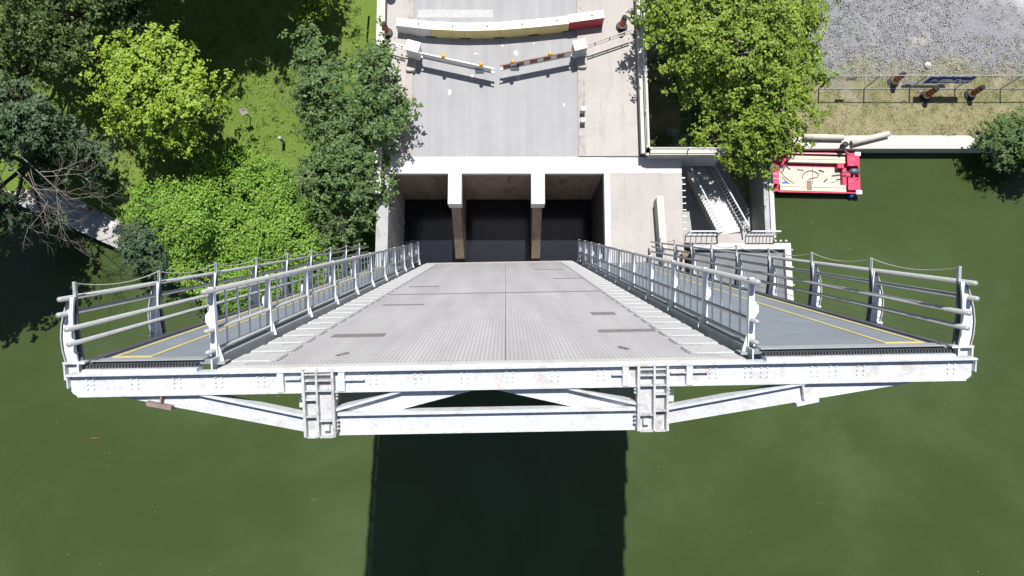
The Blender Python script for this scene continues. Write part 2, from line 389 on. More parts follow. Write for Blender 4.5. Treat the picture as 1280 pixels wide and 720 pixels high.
def sstep(a, b_, x):
    t = min(1, max(0, (x - a) / (b_ - a))); return t * t * (3 - 2 * t)
QUAY_L, QUAY_R = -5.25, -5.35
def zl(x, y): return QUAY_L + 2.6 * sstep(11, 24, y) + 0.05 * math.sin(x * 1.1) * sstep(11, 14, y)
WALLX = -7.75
shoreL = [P(a, b_, QUAY_L) for a, b_ in ((-900, -150), (-150, 175), (0, 243), (154, 311), (250, 353), (330, 388), (466, 392))]
shoreL[-1].x = WALLX - 0.02
def loft(name, shore, far_y, zfun, mat, nu=8, nv=40, far_shift=0.0):
    pts = []
    for i in range(len(shore) - 1):
        for k in range(nu): pts.append(shore[i].lerp(shore[i + 1], k / nu))
    pts.append(shore[-1]); b = MB(); nvv = nv + 1; vs = []
    for p in pts:
        for j in range(nvv):
            t = (j / nv) ** 1.6; y = p.y + (far_y - p.y) * t
            vs.append((p.x + far_shift * t, y, zfun(p.x, y)))
    fs = [(i * nvv + j, (i + 1) * nvv + j, (i + 1) * nvv + j + 1, i * nvv + j + 1) for i in range(len(pts) - 1) for j in range(nv)]
    b.add(vs, fs); return struct(b.build(name, mat, smooth=True))
loft('grass_lawn', shoreL, 120, zl, M['grass'])
# quay on the left: wall below, concrete path on top
b = MB()
for i in range(len(shoreL) - 1):
    p, q = shoreL[i], shoreL[i + 1]
    d = (q - p).normalized(); n = Vector((d.y, -d.x, 0))
    b.prism([p + n * 0.12 + Vector((0, 0, 0.03)), q + n * 0.12 + Vector((0, 0, 0.03)), q - n * 0.2 + Vector((0, 0, 0.03)), p - n * 0.2 + Vector((0, 0, 0.03))], (0, 0, -1.8))
tag(b.build('quay_wall', M['concrete_grey']), 'long low concrete quay wall edging the left bank under the overhanging trees', 'quay wall')
pl = [P(*q, QUAY_L + 0.05) for q in ((-300, 105), (-150, 175), (0, 240), (154, 309), (190, 322), (200, 315), (155, 280), (128, 264), (60, 232), (0, 205), (-150, 130), (-300, 60))]
sheet('quay_path', pl, M['concrete'])

# right lower bank
RW = P(945, 240, -3.4).x             # the wall along the basin
RB = P(866, 215, -3.4).x
LOWZ = -3.6
def zr(x, y): return LOWZ + (-5.1 - LOWZ) * sstep(RW - 1.0, RW + 4.0, x)
qy = P(1100, 176, QUAY_R).y
shoreR = [Vector((7.0, P(900, 305, LOWZ).y, 0)), Vector((RW - 0.35, P(900, 305, LOWZ).y, 0)), Vector((RW - 0.15, qy, 0)), Vector((RW + 5, qy, 0)), Vector((RW + 12, qy, 0)), Vector((80, qy, 0))]
loft('gravel_lot', shoreR, 120, zr, M['lot'], nv=40)
b = MB(); b.box(RW - 0.1, 90, P(1100, 188, QUAY_R).y, qy + 0.25, -7.5, QUAY_R + 0.34)
o = b.build('quay_wall', M['coping'], bevel=0.03); tag(o, 'pale concrete quay coping along the gravel lot above the red boat', 'quay wall')

# ------------------------------------------------------------------ road, footpaths
YF = P(640, 217, 0).y                # front edge of the road slab
YA = P(640, 196, 0).y
XrL = P(516, 110, 0).x; XrR = P(722, 110, 0).x
XWR = P(799, 190, 0).x               # inner face of right parapet
sheet('road', [(XrL, YA, 0), (XrR, YA, 0), (XrR, 120, 0), (XrL, 120, 0)], M['asphalt'])
b = MB(); b.box(WALLX + 0.35, XrL, YA + 0.003, 120, -0.3, 0.11); struct(b.build('sidewalk', M['slabs'], bevel=0.02))
b = MB(); b.box(XrR, XWR, YA + 0.003, 120, -0.3, 0.11); struct(b.build('sidewalk', M['slabs'], bevel=0.02))
# kerb strips of different concrete next to the asphalt
b = MB(); b.box(XrL - 0.42, XrL - 0.02, YA + 0.05, 120, 0.1, 0.114); struct(b.build('kerb', M['kerb_dirty']))
b = MB(); b.box(XrR + 0.02, XrR + 0.42, YA + 0.05, 120, 0.1, 0.114); struct(b.build('kerb', M['kerb_dirty']))
# painted marks on the asphalt
q0, q1 = P(522, 22, 0), P(616, 12, 0)
m_ = weathered('worn_paint', (0.42, 0.42, 0.415), 0.2, 0.8, 4, (0.29, 0.29, 0.29), 0.9)
sheet('road_marking', [(q0.x, q0.y, 0.004), (q1.x, q0.y, 0.004), (q1.x, q1.y, 0.004), (q0.x, q1.y, 0.004)], m_)
for px, py, rx, ry in ((590, 96, 3, 5), (648, 96, 3, 5), (562, 115, 3, 6), (645, 66, 4, 5), (705, 131, 2, 3), (595, 67, 4, 1.5), (628, 57, 1.6, 2), (667, 54, 2, 1.6)):
    c = P(px, py, 0); ws = []
    for k in range(11):
        t = 2 * math.pi * k / 11; rr = random.uniform(0.6, 1.1) * 0.0435
        ws.append((c.x + rx * rr * math.cos(t), c.y + ry * rr * math.sin(t), 0.004))
    sheet('road_marking', ws, M['concrete_white'])

# ------------------------------------------------------------------ abutment with the machinery pit
ab = empty('bridge_abutment', (0, YF, 0), 'concrete abutment with three dark pit bays and white capped divider walls before the road', 'bridge abutment')
ab.location = (0, 0, 0)
XL0 = P(486, 240, 0).x; XR0 = P(755, 217, 0).x; XR1 = P(853, 240, 0).x
YB = P(640, 345, 0).y                # river end of the side piers
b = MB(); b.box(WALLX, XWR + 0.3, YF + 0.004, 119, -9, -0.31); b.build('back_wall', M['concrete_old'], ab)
b = MB(); b.box(XrL - 2.2, XR0, YF, YA, -0.3, 0.02); b.box(WALLX + 0.3, XrL - 2.203, YF, YA, -0.3, 0.012)
b.box(XR0, XR1 - 0.004, YF, YA, -0.3, 0.006); b.build('end_slab', M['concrete_white'], ab)
b = MB(); b.box(WALLX, XL0, YB - 1.0, YF + 0.002, -9, 0.0); b.build('side_pier', M['concrete_grey'], ab, bevel=0.03)
b = MB(); b.box(XR0 + 0.36, XR1, YB - 1.0, YF - 0.003, -9, 0.0); b.build('side_pier', M['slabs'], ab, bevel=0.03)
b = MB(); b.box(XR0, XR0 + 0.358, YB - 0.2, YF - 0.003, -9, 0.015); b.build('pier_edge', M['concrete_white'], ab)
b = MB(); b.box(XR0 - 0.06, XR0 - 0.002, YB - 0.2, YF - 0.003, -7.5, -0.03); b.build('shade_plate', M['pit_shade'], ab)  # added thin plate, its dark colour stands for deep shade on the wall
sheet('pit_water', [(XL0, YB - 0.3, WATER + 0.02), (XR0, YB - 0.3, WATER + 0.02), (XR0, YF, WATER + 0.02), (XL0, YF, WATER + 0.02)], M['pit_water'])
for xa, xb in ((560, 577), (664, 681)):
    x0, x1 = P(xa, 236, 0).x, P(xb, 236, 0).x
    ye = P(640, 255, 0).y
    b = MB(); b.box(x0, x1, ye, YF - 0.003, -0.9, 0.024); b.build('wall_cap', M['concrete_white'], ab)
    # the wall below leans out towards the river with a sloping top
    yo = P(640, 322, -4.2).y
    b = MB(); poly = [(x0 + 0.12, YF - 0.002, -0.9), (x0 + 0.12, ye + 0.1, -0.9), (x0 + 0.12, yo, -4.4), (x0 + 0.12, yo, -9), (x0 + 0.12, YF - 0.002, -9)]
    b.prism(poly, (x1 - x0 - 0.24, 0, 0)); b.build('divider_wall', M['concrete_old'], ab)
b = MB(); b.tube([(XL0 + 0.06, YF - 0.9, -0.1), (XL0 + 0.06, YF - 1.0, -3.0), (XL0 + 0.06, YF - 1.7, -5.5)], 0.05, 8); b.tube([(XL0 + 0.04, YF - 2.2, -0.1), (XL0 + 0.04, YF - 2.2, -5.8)], 0.03, 6); b.build('conduit', M['galv'], ab)
for k in range(12):
    b = MB(); b.tube([(-4.6, YF - 0.06, -0.6 - 0.42 * k), (-4.2, YF - 0.06, -0.6 - 0.42 * k)], 0.02, 6); b.build('ladder_rung', M['rust_steel'], ab)
# short steel stubs on the right edge of the pier
for k in range(9):
    q = P(853, 222 + 8 * k, -0.25); b = MB(); b.beam((XR1 - 0.02, q.y, -0.3), (XR1 + 0.26, q.y, -0.3), 0.05, 0.05); b.build('anchor_stub', M['galv'], ab)

# retaining parapets beside the road
def parapet(name, pts, label, rails=True, h=0.85, th=0.36):
    root = empty(name, pts[0], label, 'parapet'); root.location = (0, 0, 0)
    b = MB(); c = MB(); r = MB(); posts = []
    for p, q in zip(pts[:-1], pts[1:]):
        p, q = Vector(p), Vector(q); d = (q - p).normalized()
        b.beam(p + Vector((0, 0, h / 2 - 0.6)), q + Vector((0, 0, h / 2 - 0.6)), th, h + 1.2)
        c.beam(p - d * 0.22 + Vector((0, 0, h + 0.05)), q + d * 0.22 + Vector((0, 0, h + 0.05)), th + 0.12, 0.1)
        if rails:
            for k, hh in enumerate((0.28, 0.52)): r.tube([p + Vector((0, 0, h + 0.1 + hh)), q + Vector((0, 0, h + 0.1 + hh))], 0.035 if k else 0.025)
            n = max(1, int((q - p).length / 2.0))
            for k in range(n + 1): posts.append(p.lerp(q, k / n))
    b.build('wall', M['concrete_grey'], root); c.build('coping', M['coping'], root, bevel=0.015)
    if rails:
        r.build('handrail', M['galv'], root)
        for p in posts[:60]:
            x = MB(); x.beam(p + Vector((0, 0, h + 0.09)), p + Vector((0, 0, h + 0.66)), 0.06, 0.06, (0, 1, 0)); x.build('rail_post', M['galv'], root)
    return root
pr = P(803, 190, 0.8)
parapet('parapet_wall', [(XWR + 0.2 - 0.35, 50, 0), (XWR + 0.2, pr.y + 0.1, 0), ], 'long concrete parapet with pipe rails on the right side of the road beside the big tree')
parapet('parapet_wall', [(XWR + 0.42, pr.y, 0), (P(905, 190, 0.8).x, pr.y, 0)], 'short concrete parapet with pipe rails turning right behind the stair top')
parapet('parapet_wall', [(WALLX + 0.17, 50, 0), (WALLX + 0.17, YF - 1.2, 0)], 'pale concrete parapet on the left side of the road next to the grass', rails=False)
# low wall on the plaza
a0, a1 = P(824, 247, 0.8), P(829, 312, 0.8)
b = MB(); b.beam((a0.x, a0.y, 0.45), (a1.x, a1.y, 0.45), 0.3, 0.9); ob = empty('low_wall', (0, 0, 0), 'short free standing concrete wall with white coping on the plaza right of the pit', 'wall')
b.build('wall', M['concrete_grey'], ob); c = MB(); c.beam((a0.x, a0.y + 0.05, 0.95), (a1.x, a1.y - 0.05, 0.95), 0.38, 0.1); c.build('coping', M['coping'], ob, bevel=0.015)

# ------------------------------------------------------------------ viewing platform, landing, stair
X0, X1 = P(866, 303, 0).x, P(990, 340, 0).x; Yt, Yb2 = P(900, 304, 0).y, P(900, 400, 0).y
pf = empty('platform_building', (0, 0, 0), 'flat grey platform roof with raised white edge beside the raised bridge walkway', 'platform')
b = MB(); b.box(X0, X1, Yb2, Yt, -9, -0.32); b.build('wall', M['concrete_grey'], pf)
b = MB(); b.box(X0 + 0.02, X1 - 0.36, Yb2 + 0.4, Yt - 0.36, -0.33, -0.26); b.build('roof', M['roof_grey'], pf)
b = MB(); b.box(X0, X1, Yt - 0.36, Yt, -0.32, 0.06); b.box(X1 - 0.36, X1, Yb2, Yt - 0.362, -0.32, 0.06); b.box(X0, X1 - 0.362, Yb2, Yb2 + 0.36, -0.32, 0.06); b.build('roof_edge', M['concrete_white'], pf, bevel=0.02)
for k in range(4):
    b = MB(); b.lathe([(0.06, 0), (0.06, 0.1), (0.03, 0.14)], 10, (X1 + 0.03, Yt - 0.4 - k * 1.0, -0.02)); b.build('bolt_cap', M['concrete_white'], pf)
for k in range(3):
    b = MB(); b.lathe([(0.07, 0), (0.07, 0.16), (0.03, 0.2)], 10, (X1 - 0.9 + k * 0.3, Yt + 0.1, 0.0)); b.build('bolt_cap', M['concrete_white'], pf)
# landing slab
Xl1 = P(968, 296, 0).x; Yl = P(900, 292, 0).y
b = MB(); b.box(XR1 + 0.003, Xl1, Yt + 0.003, Yl, -0.5, 0.004)
ld = tag(b.build('landing_slab', M['slabs'], bevel=0.02), 'narrow pale concrete landing between the stair head and the grey platform', 'landing')
# basin wall
wl = empty('basin_wall', (0, 0, 0), 'grey concrete wall with pale coping along the water right of the stair', 'wall')
b = MB(); b.box(RW - 0.3, RW + 0.18, Yl + 0.004, qy - 0.3, -9, -1.35); b.build('wall', M['concrete_grey'], wl)
b = MB(); b.box(RW + 0.0, RW + 0.27, Yl + 0.004, qy - 0.3, -1.349, -1.2); b.build('coping', M['concrete_white'], wl, bevel=0.02)
b = MB(); b.box(RW - 0.32, RW - 0.02, Yl + 0.004, qy - 0.3, -1.349, -1.27); b.build('ledge', M['concrete_grey'], wl, bevel=0.02)

# stair: comes down from the landing to the lower ground under the tree
st = empty('staircase', (0, 0, 0), 'pale concrete stair with thin white railings descending from landing into tree shade', 'stair')
A = P(913, 291, 0); B_ = P(872, 213, LOWZ)
A.z = 0; d2 = Vector((B_.x - A.x, B_.y - A.y, 0)); L2 = d2.length; d2.normalize(); n2 = Vector((d2.y, -d2.x, 0)); SW = 1.35
ns = 20; b = MB()
for k in range(ns):
    t0, t1 = k / ns * L2, (k + 1) / ns * L2; z = LOWZ * (k + 0.5) / ns
    a = Vector((A.x, A.y, 0)) + d2 * t0; c = Vector((A.x, A.y, 0)) + d2 * (t1 + 0.02)
    b.prism([a - n2 * SW / 2 + Vector((0, 0, z)), a + n2 * SW / 2 + Vector((0, 0, z)), c + n2 * SW / 2 + Vector((0, 0, z)), c - n2 * SW / 2 + Vector((0, 0, z))], (0, 0, -0.3))
b.build('flight', M['concrete_white'], st)
for sgn in (-1, 1):
    b = MB(); off = n2 * (sgn * (SW / 2 + 0.05))
    p0 = Vector((A.x, A.y, -0.12)) + off; p1 = Vector((A.x, A.y, LOWZ - 0.05)) + d2 * L2 + off
    b.beam(p0, p1, 0.09, 0.35); b.build('stringer', M['concrete'], st)
    rl = MB(); up = Vector((0, 0, 1.1)); rl.tube([p0 + up + Vector((0, 0, 0.12)), p1 + up], 0.045); rl.tube([p0 + Vector((0, 0, 0.3)), p1 + Vector((0, 0, 0.25))], 0.028)
    ro = rl.build('railing', M['post_paint'], st)
    for k in range(21):
        q = p0.lerp(p1, (k + 0.3) / 21); bb = MB(); bb.tube([q + Vector((0, 0, 0.1)), q + up], 0.018, 5); bb.build('baluster', M['post_paint'], ro)
def rail_run(label, p0, p1, h, nb, mat):
    root = empty('railing', (0, 0, 0), label, 'railing'); p0, p1 = Vector(p0), Vector(p1)
    b = MB(); b.tube([p0 + Vector((0, 0, h)), p1 + Vector((0, 0, h))], 0.045); b.build('top_rail', mat, root)
    b = MB(); b.tube([p0 + Vector((0, 0, 0.12)), p1 + Vector((0, 0, 0.12))], 0.03); b.build('bottom_rail', mat, root)
    for k in range(nb + 1):
        q = p0.lerp(p1, k / nb); b = MB(); b.beam(q, q + Vector((0, 0, h)), 0.05 if k in (0, nb) else 0.035, 0.05 if k in (0, nb) else 0.035, (0, 1, 0)); b.build('baluster', mat, root)
YR = Yl - 0.1
rail_run('short white balustrade on the landing left of the stair mouth', (XR1 + 0.1, YR, 0), (A.x - 0.75, YR, 0), 1.1, 6, M['post_paint'])
rail_run('white balustrade on the landing right of the stair, towards the water', (A.x + 0.85, YR, 0), (Xl1 - 0.05, YR, 0), 1.1, 8, M['post_paint'])
sheet('lower_path', [(XR1, Yl + 0.01, LOWZ + 0.02), (RW - 0.32, Yl + 0.01, LOWZ + 0.02), (RW - 0.32, Yl + 2.2, LOWZ + 0.02), (XR1 + 2.4, Yl + 7.5, LOWZ + 0.02), (XR1, Yl + 7.5, LOWZ + 0.02)], M['concrete_grey'])
# brown post by the plaza corner
c = P(850, 322, 0)
b = MB(); b.lathe([(0.2, 0), (0.19, 0.15), (0.15, 0.18), (0.15, 1.1), (0.19, 1.13), (0.18, 1.22), (0.06, 1.27)], 12, (c.x, c.y, 0))
tag(b.build('stone_post', M['stone_brown'], smooth=False), 'weathered brown post at the plaza edge beside the landing', 'post')

# ------------------------------------------------------------------ THE RAISED LEAF
D0 = 12.0; VX, VY, TY = 632.0, 279.0, 455.0; ROLL = 0.017
tip = CPOS + ray(VX, TY) * D0
yax = ray(VX, VY).normalized()
xax = (CROT @ Vector((math.cos(ROLL), math.sin(ROLL), 0))); xax = (xax - yax * xax.dot(yax)).normalized()
zax = xax.cross(yax)
leaf = empty('bascule_bridge_leaf', (0, 0, 0), 'raised white steel bascule bridge span with grating roadway and two railed walkways', 'drawbridge')
leaf.matrix_world = Matrix(((xax.x, yax.x, zax.x, tip.x), (xax.y, yax.y, zax.y, tip.y), (xax.z, yax.z, zax.z, tip.z), (0, 0, 0, 1)))
def lp(px, py, D=D0):
    """picture measurements at the tip turned into metres across (x) and up from the deck (z)"""
    return (px - VX) * D / F, (TY - (py + (px - VX) * ROLL)) * D / F
def dk(px, py):
    yc = py + (px - VX) * ROLL; D = D0 * (TY - VY) / (yc - VY); return (px - VX) * D / F, D - D0
SL = 31.9                                   # leaf length
XDL, XDR = -4.98, 4.18                      # roadway edges
XRL, XRR = -5.3, 4.5                        # inner railings
XSL, XSR = -7.42, 7.95                      # walkway outer edges
WS = 0.115                                   # walkways stand proud of the roadway
b = MB(); b.box(XDL + 0.35, XDR - 0.35, 0.24, SL - 0.9, -0.1, 0.0); b.build('deck_grating', M['deck'], leaf)
for k, (xa, xb) in enumerate(((XDL, XDL + 0.348), (XDR - 0.348, XDR))):
    b = MB(); b.box(xa, xb, 0.24, SL - 0.9, -0.1, 0.004); b.build('edge_plate', M['lap_white'], leaf)
b = MB(); b.box(XDL, XDR, 0.0, 0.236, -0.1, 0.012); b.build('end_plate', M['concrete_white'], leaf)
b = MB(); b.box(XDL, XDR, SL - 0.896, SL, -0.2, 0.01); b.build('rear_plate', M['concrete_white'], leaf)
# tongues: rounded plates lapping onto the grating, one per grid of the floor system
def tongue(sgn, x_edge):
    b = MB(); pts = []
    Lx, hw = 0.8, 0.34
    out = [(0, -hw), (Lx - 0.22, -hw)] + [(Lx - 0.22 + 0.22 * math.sin(t), -hw + 0.22 - 0.22 * math.cos(t)) for t in (0.5, 1.0, 1.57)] + [(Lx, hw)] + [(0, hw)]
    pts = [(x_edge + sgn * x, y, 0.006) for x, y in out]
    if sgn < 0: pts = pts[::-1]
    b.prism(pts, (0, 0, 0.03)); b.cur = 1
    b.prism([(x + sgn * 0.03, y - 0.04, z - 0.0015) for x, y, z in pts], (0, 0, 0.012)); return b
for sgn, xe in ((1, XDL + 0.02), (-1, XDR - 0.02)):
    first = tongue(sgn, xe).build('lap_plate', [M['lap_white'], M['lap_edge']], leaf); first.location = (0, 1.1 - 0.2, 0)
    for k in range(1, 31):
        o = first.copy(); COL.objects.link(o); o.location = (0, 0.9 + 0.97 * k, 0)
# repair plates and joints on the roadway
for (px0, py0), (px1, py1) in (((750, 416), (818, 412.5)), ((741, 394), (768, 391)), ((413, 422), (482, 418)), ((478, 382), (530, 380.5)), ((511, 359), (549, 357.8)), ((668, 337.4), (705, 336.4)), ((692, 348.6), (728, 347.6))):
    xa, s0 = dk(px0, py0); xb, s1 = dk(px1, py1)
    b = MB(); b.box(min(xa, xb), max(xa, xb), min(s0, s1), max(s0, s1) + 0.12, 0.002, 0.014); b.build('repair_plate', M['deck_patch'], leaf)
b = MB(); b.box(XDL + 0.9, XDR - 0.9, 12.2, 12.42, 0.001, 0.01); b.build('deck_joint', M['deck_patch'], leaf)
b = MB(); b.box(-0.012, 0.012, 0.24, SL - 0.9, 0.0015, 0.006); b.build('centre_seam', M['deck_patch'], leaf)
for px, py in ((786, 437.5), (421, 445)):
    x_, s_ = dk(px, py); b = MB(); b.box(x_ - 0.025, x_ + 0.025, s_, s_ + 0.3, 0.0, 0.03, Matrix.Translation((x_, s_, 0)) @ Matrix.Rotation(0.5 if px > 600 else -0.6, 4, 'Z') @ Matrix.Translation((-x_, -s_, 0))); b.build('loose_bracket', M['deck_patch'], leaf)

# walkways
for nm, xi, xo in (('left', XRL + 0.06, XSL), ('right', XRR - 0.06, XSR)):
    s = -1 if nm == 'left' else 1; lo, hi = min(xi, xo), max(xi, xo)
    S0, S1 = 0.34, 27.0
    g0, g1 = (xi - 0.15, XDL + 0.2) if s < 0 else (XDR - 0.2, xi + 0.15)
    e = MB(); e.box(g0, g1, 0.1, S1, -0.3, -0.27); e.build('gutter', M['dark_steel'], leaf)
    b = MB(); b.box(lo, hi, S0, S1, WS - 0.09, WS); wk = b.build('walkway', M['sidewalk_rubber'], leaf)
    e = MB(); e.box(min(xi - s * 0.001, xi - s * 0.031), max(xi - s * 0.001, xi - s * 0.031), S0, S1, -0.27, WS - 0.005); e.build('fascia', M['white_paint'], wk)
    e = MB(); e.box(min(xo - s * 0.16, xo + s * 0.06), max(xo - s * 0.16, xo + s * 0.06), S0, S1, WS - 0.2, WS + 0.035); e.build('kerb', M['dark_steel'], wk)
    yo, yi = xo - s * 0.3, xo - s * 0.95
    for xx in (yo, yi):
        e = MB(); e.box(xx - 0.035, xx + 0.035, S0 + 0.32, S1, WS + 0.001, WS + 0.012); e.build('yellow_line', M['yellow_line'], wk)
    e = MB(); e.box(min(yo, yi) + 0.036, max(yo, yi) - 0.036, S0 + 0.32, S0 + 0.42, WS + 0.001, WS + 0.011); e.build('yellow_line', M['yellow_line'], wk)
    e = MB(); e.box(lo + 0.1, hi - 0.1, S0 - 0.06, S0 + 0.2, WS + 0.002, WS + 0.02); e.build('end_lip', M['galv'], wk)
    e = MB(); e.box(lo + 0.1, hi - 0.1, 0.0, S0 - 0.06, -0.05, WS - 0.09); e.build('end_sill', M['white_paint'], wk)
    e = MB(); e.box(lo + 0.1, hi - 0.1, 0.12, S0 - 0.064, WS - 0.0895, WS - 0.075)
    n = int((hi - lo - 0.2) / 0.055)
    for k in range(n): e.box(lo + 0.12 + k * 0.055, lo + 0.145 + k * 0.055, 0.1, S0 - 0.062, WS - 0.0745, WS - 0.03)
    e.build('joint_comb', M['dark_steel'], wk)
    # support brackets under the walkway
    for k in range(9):
        e = MB(); sy = 2.95 * (k + 1); gx = -3.2 if s < 0 else 2.64
        e.prism([(gx, sy - 0.05, -0.15), (xo, sy - 0.05, -0.12), (xo, sy - 0.05, -0.25), (gx, sy - 0.05, -1.1)], (0, 0.1, 0)); e.build('bracket', M['girder_paint'], wk)

# inner railings
def inner_railing(x, s, S_end=SL - 0.7):
    h = 1.37; zs = (1.31, 0.6, 0.22)
    rl = MB()
    for z, r in zip(zs, (0.052, 0.042, 0.042)): rl.tube([(x, 0.35, z + 0.0), (x, S_end, z)], r, 10)
    root = rl.build('railing', M['rail_grey'], leaf, smooth=True)
    pm = None; bm_ = None
    npost = int((S_end - 0.7) / 2.95) + 1
    for k in range(npost):
        sy = 0.7 + 2.95 * k
        if pm is None:
            b = MB()
            b.prism([(x - 0.065, -0.06, 0.012), (x + 0.065, -0.06, 0.012), (x + 0.045, -0.05, h), (x - 0.045, -0.05, h)], (0, 0.11, 0))
            ks = -s
            b.prism([(x + ks * 0.071, -0.02, 0.013), (x + ks * 0.15, -0.02, 0.013), (x + ks * 0.15, -0.02, 0.05), (x + ks * 0.068, -0.02, 0.34)], (0, 0.03, 0))
            b.prism([(x + s * 0.058, -0.05, 0.62), (x + s * 0.13, -0.05, 0.74), (x + s * 0.13, -0.05, 0.86), (x + s * 0.05, -0.05, 0.95)], (0, 0.09, 0)) if k == 0 else None
            pm = b.build('post', M['post_paint'], root, bevel=0.006); pm.location = (0, sy, 0)
            bp = MB(); bp.box(x - 0.22, x + 0.22, -0.14, 0.14, -0.028, 0.012); bp.build('base_plate', M['galv'], root).location = (0, sy, 0)
        else:
            o = pm.copy(); COL.objects.link(o); o.location = (0, sy, 0)
        for j in range(1, 5):
            yy = sy + 2.95 * j / 5
            if yy > S_end: continue
            if bm_ is None:
                b = MB(); b.tube([(x, 0, zs[2]), (x, 0, zs[0])], 0.021, 6); bm_ = b.build('baluster', M['post_paint'], root); bm_.location = (0, yy, 0)
            else:
                o = bm_.copy(); COL.objects.link(o); o.location = (0, yy, 0)
    return root
inner_railing(XRL, -1); inner_railing(XRR, 1)

# outer railings: bowed posts, four pipes, pickets with a slack rope
def outer_railing(s, xe, S_end=26.8):
    # profile in (outward from edge, height) read at the end post of the picture
    out = [(0.1, 0.02), (0.31, 0.02), (0.35, 0.22), (0.36, 0.45), (0.33, 0.68), (0.27, 0.9), (0.2, 1.08), (0.14, 1.16), (0.08, 1.16)]
    inn = [(0.08, 1.16), (0.12, 0.9), (0.14, 0.6), (0.13, 0.25)]
    rails = [(0.2, 1.14), (0.24, 0.87), (0.12, 0.62), (0.1, 0.36)]
    rl = MB()
    for o_, z in rails: rl.tube([(xe + s * o_, 0.02, WS + z), (xe + s * o_, S_end, WS + z)], 0.046, 10)
    root = rl.build('railing', M['rail_grey'], leaf, smooth=True)
    pm = pin = br = None; tops = []
    k = 0
    while 0.3 + 2.98 * k < S_end:
        sy = 0.3 + 2.98 * k; k += 1
        if pm is None:
            b = MB(); poly = [(xe + s * (o_ - 0.035 if 0 < i < 7 else o_), -0.07, WS + z) for i, (o_, z) in enumerate(out + inn[1:])]
            if s < 0: poly = poly[::-1]
            b.prism(poly, (0, 0.045, 0))
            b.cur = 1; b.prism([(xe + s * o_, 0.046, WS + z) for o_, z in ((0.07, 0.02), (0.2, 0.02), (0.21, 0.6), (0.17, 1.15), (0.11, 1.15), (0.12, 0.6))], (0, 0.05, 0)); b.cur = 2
            # outer flange following the bow and a web behind, coloured dark as if in shade
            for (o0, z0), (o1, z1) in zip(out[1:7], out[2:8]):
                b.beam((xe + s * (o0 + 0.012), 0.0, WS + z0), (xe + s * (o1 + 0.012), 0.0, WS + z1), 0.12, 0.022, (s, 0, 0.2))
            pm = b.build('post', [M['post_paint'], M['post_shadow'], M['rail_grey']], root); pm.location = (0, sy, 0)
            b = MB(); b.box(min(xe - s * 0.04, xe + s * 0.35), max(xe - s * 0.04, xe + s * 0.35), -0.1, 0.1, WS - 0.02, WS + 0.018)
            b.box(min(xe + s * 0.07, xe + s * 0.1), max(xe + s * 0.07, xe + s * 0.1), -0.1, 0.1, WS - 0.3, WS - 0.021)
            b.box(min(xe + s * 0.31, xe + s * 0.34), max(xe + s * 0.31, xe + s * 0.34), -0.1, 0.1, WS - 0.3, WS - 0.021)
            b.box(min(xe + s * 0.101, xe + s * 0.309), max(xe + s * 0.101, xe + s * 0.309), 0.0, 0.02, WS - 0.3, WS - 0.021)
            br = b.build('foot_bracket', M['white_paint'], root); br.location = (0, sy, 0)
            b = MB(); b.beam((xe + s * 0.135, 0.07, WS + 1.151), (xe + s * 0.135, 0.07, WS + 1.42), 0.05, 0.06, (0, 1, 0)); pin = b.build('picket', M['galv'], root); pin.location = (0, sy, 0)
        else:
            for q in (pm, br, pin):
                o = q.copy(); COL.objects.link(o); o.location = (0, sy, 0)
        tops.append(sy)
    b = MB()
    for a, c in zip(tops[:-1], tops[1:]):
        pts = [(xe + s * 0.135, a + (c - a) * t + 0.03, WS + 1.4 - 0.13 * 4 * t * (1 - t)) for t in [i / 10 for i in range(11)]]
        b.tube(pts, 0.011, 5)
    b.build('rope', M['coping'], root)
    b = MB(); b.tube([(xe + s * 0.12, 0.3 + i * 0.8, WS + 0.16 + 0.02 * math.sin(i * 1.3)) for i in range(33)], 0.008, 5); b.build('wire', M['galv'], root)
    return root
outer_railing(-1, XSL); outer_railing(1, XSR)

# end floor beam across the tip (channel open towards the sky)
XB0, XB1 = lp(86, 470)[0], lp(1223, 450)[0]
zt, zb = -0.075, -0.445
b = MB()
rc = 0.16
arcL = [(XB0 + rc - rc * math.sin(t), zb + rc - rc * math.cos(t)) for t in (0, 0.4, 0.8, 1.2, 1.57)]
arcR = [(XB1 - rc + rc * math.sin(t), zb + rc - rc * math.cos(t)) for t in (1.57, 1.2, 0.8, 0.4, 0)]
poly = arcL + [(XB0, zt), (XB1, zt)] + arcR
b.prism([(x, 0.06, z) for x, z in poly], (0, 0.05, 0))
b.box(XB0, XB1, -0.055, 0.2, zt + 0.001, zt + 0.035)
b.box(XB0 + rc, XB1 - rc, -0.02, 0.059, zb - 0.0, zb + 0.022)
for x0 in (XB0, XB1 - 0.02): b.box(x0, x0 + 0.02, -0.03, 0.059, zb + rc, zt)
for px in (112, 167, 220, 272, 325, 465, 522, 580, 637, 694, 752, 893, 938, 958, 1022, 1045, 1080, 1195):
    bx = lp(px, 470)[0]
    for dx in (-0.055, 0.055):
        for dz in (-0.1, -0.18, -0.26): b.lathe([(0.018, 0), (0.016, 0.02)], 7, T=Matrix.Translation((bx + dx, 0.0602, zt + dz + 0.02)) @ Matrix.Rotation(math.pi / 2, 4, 'X'))
b.build('end_beam', M['white_paint'], leaf)

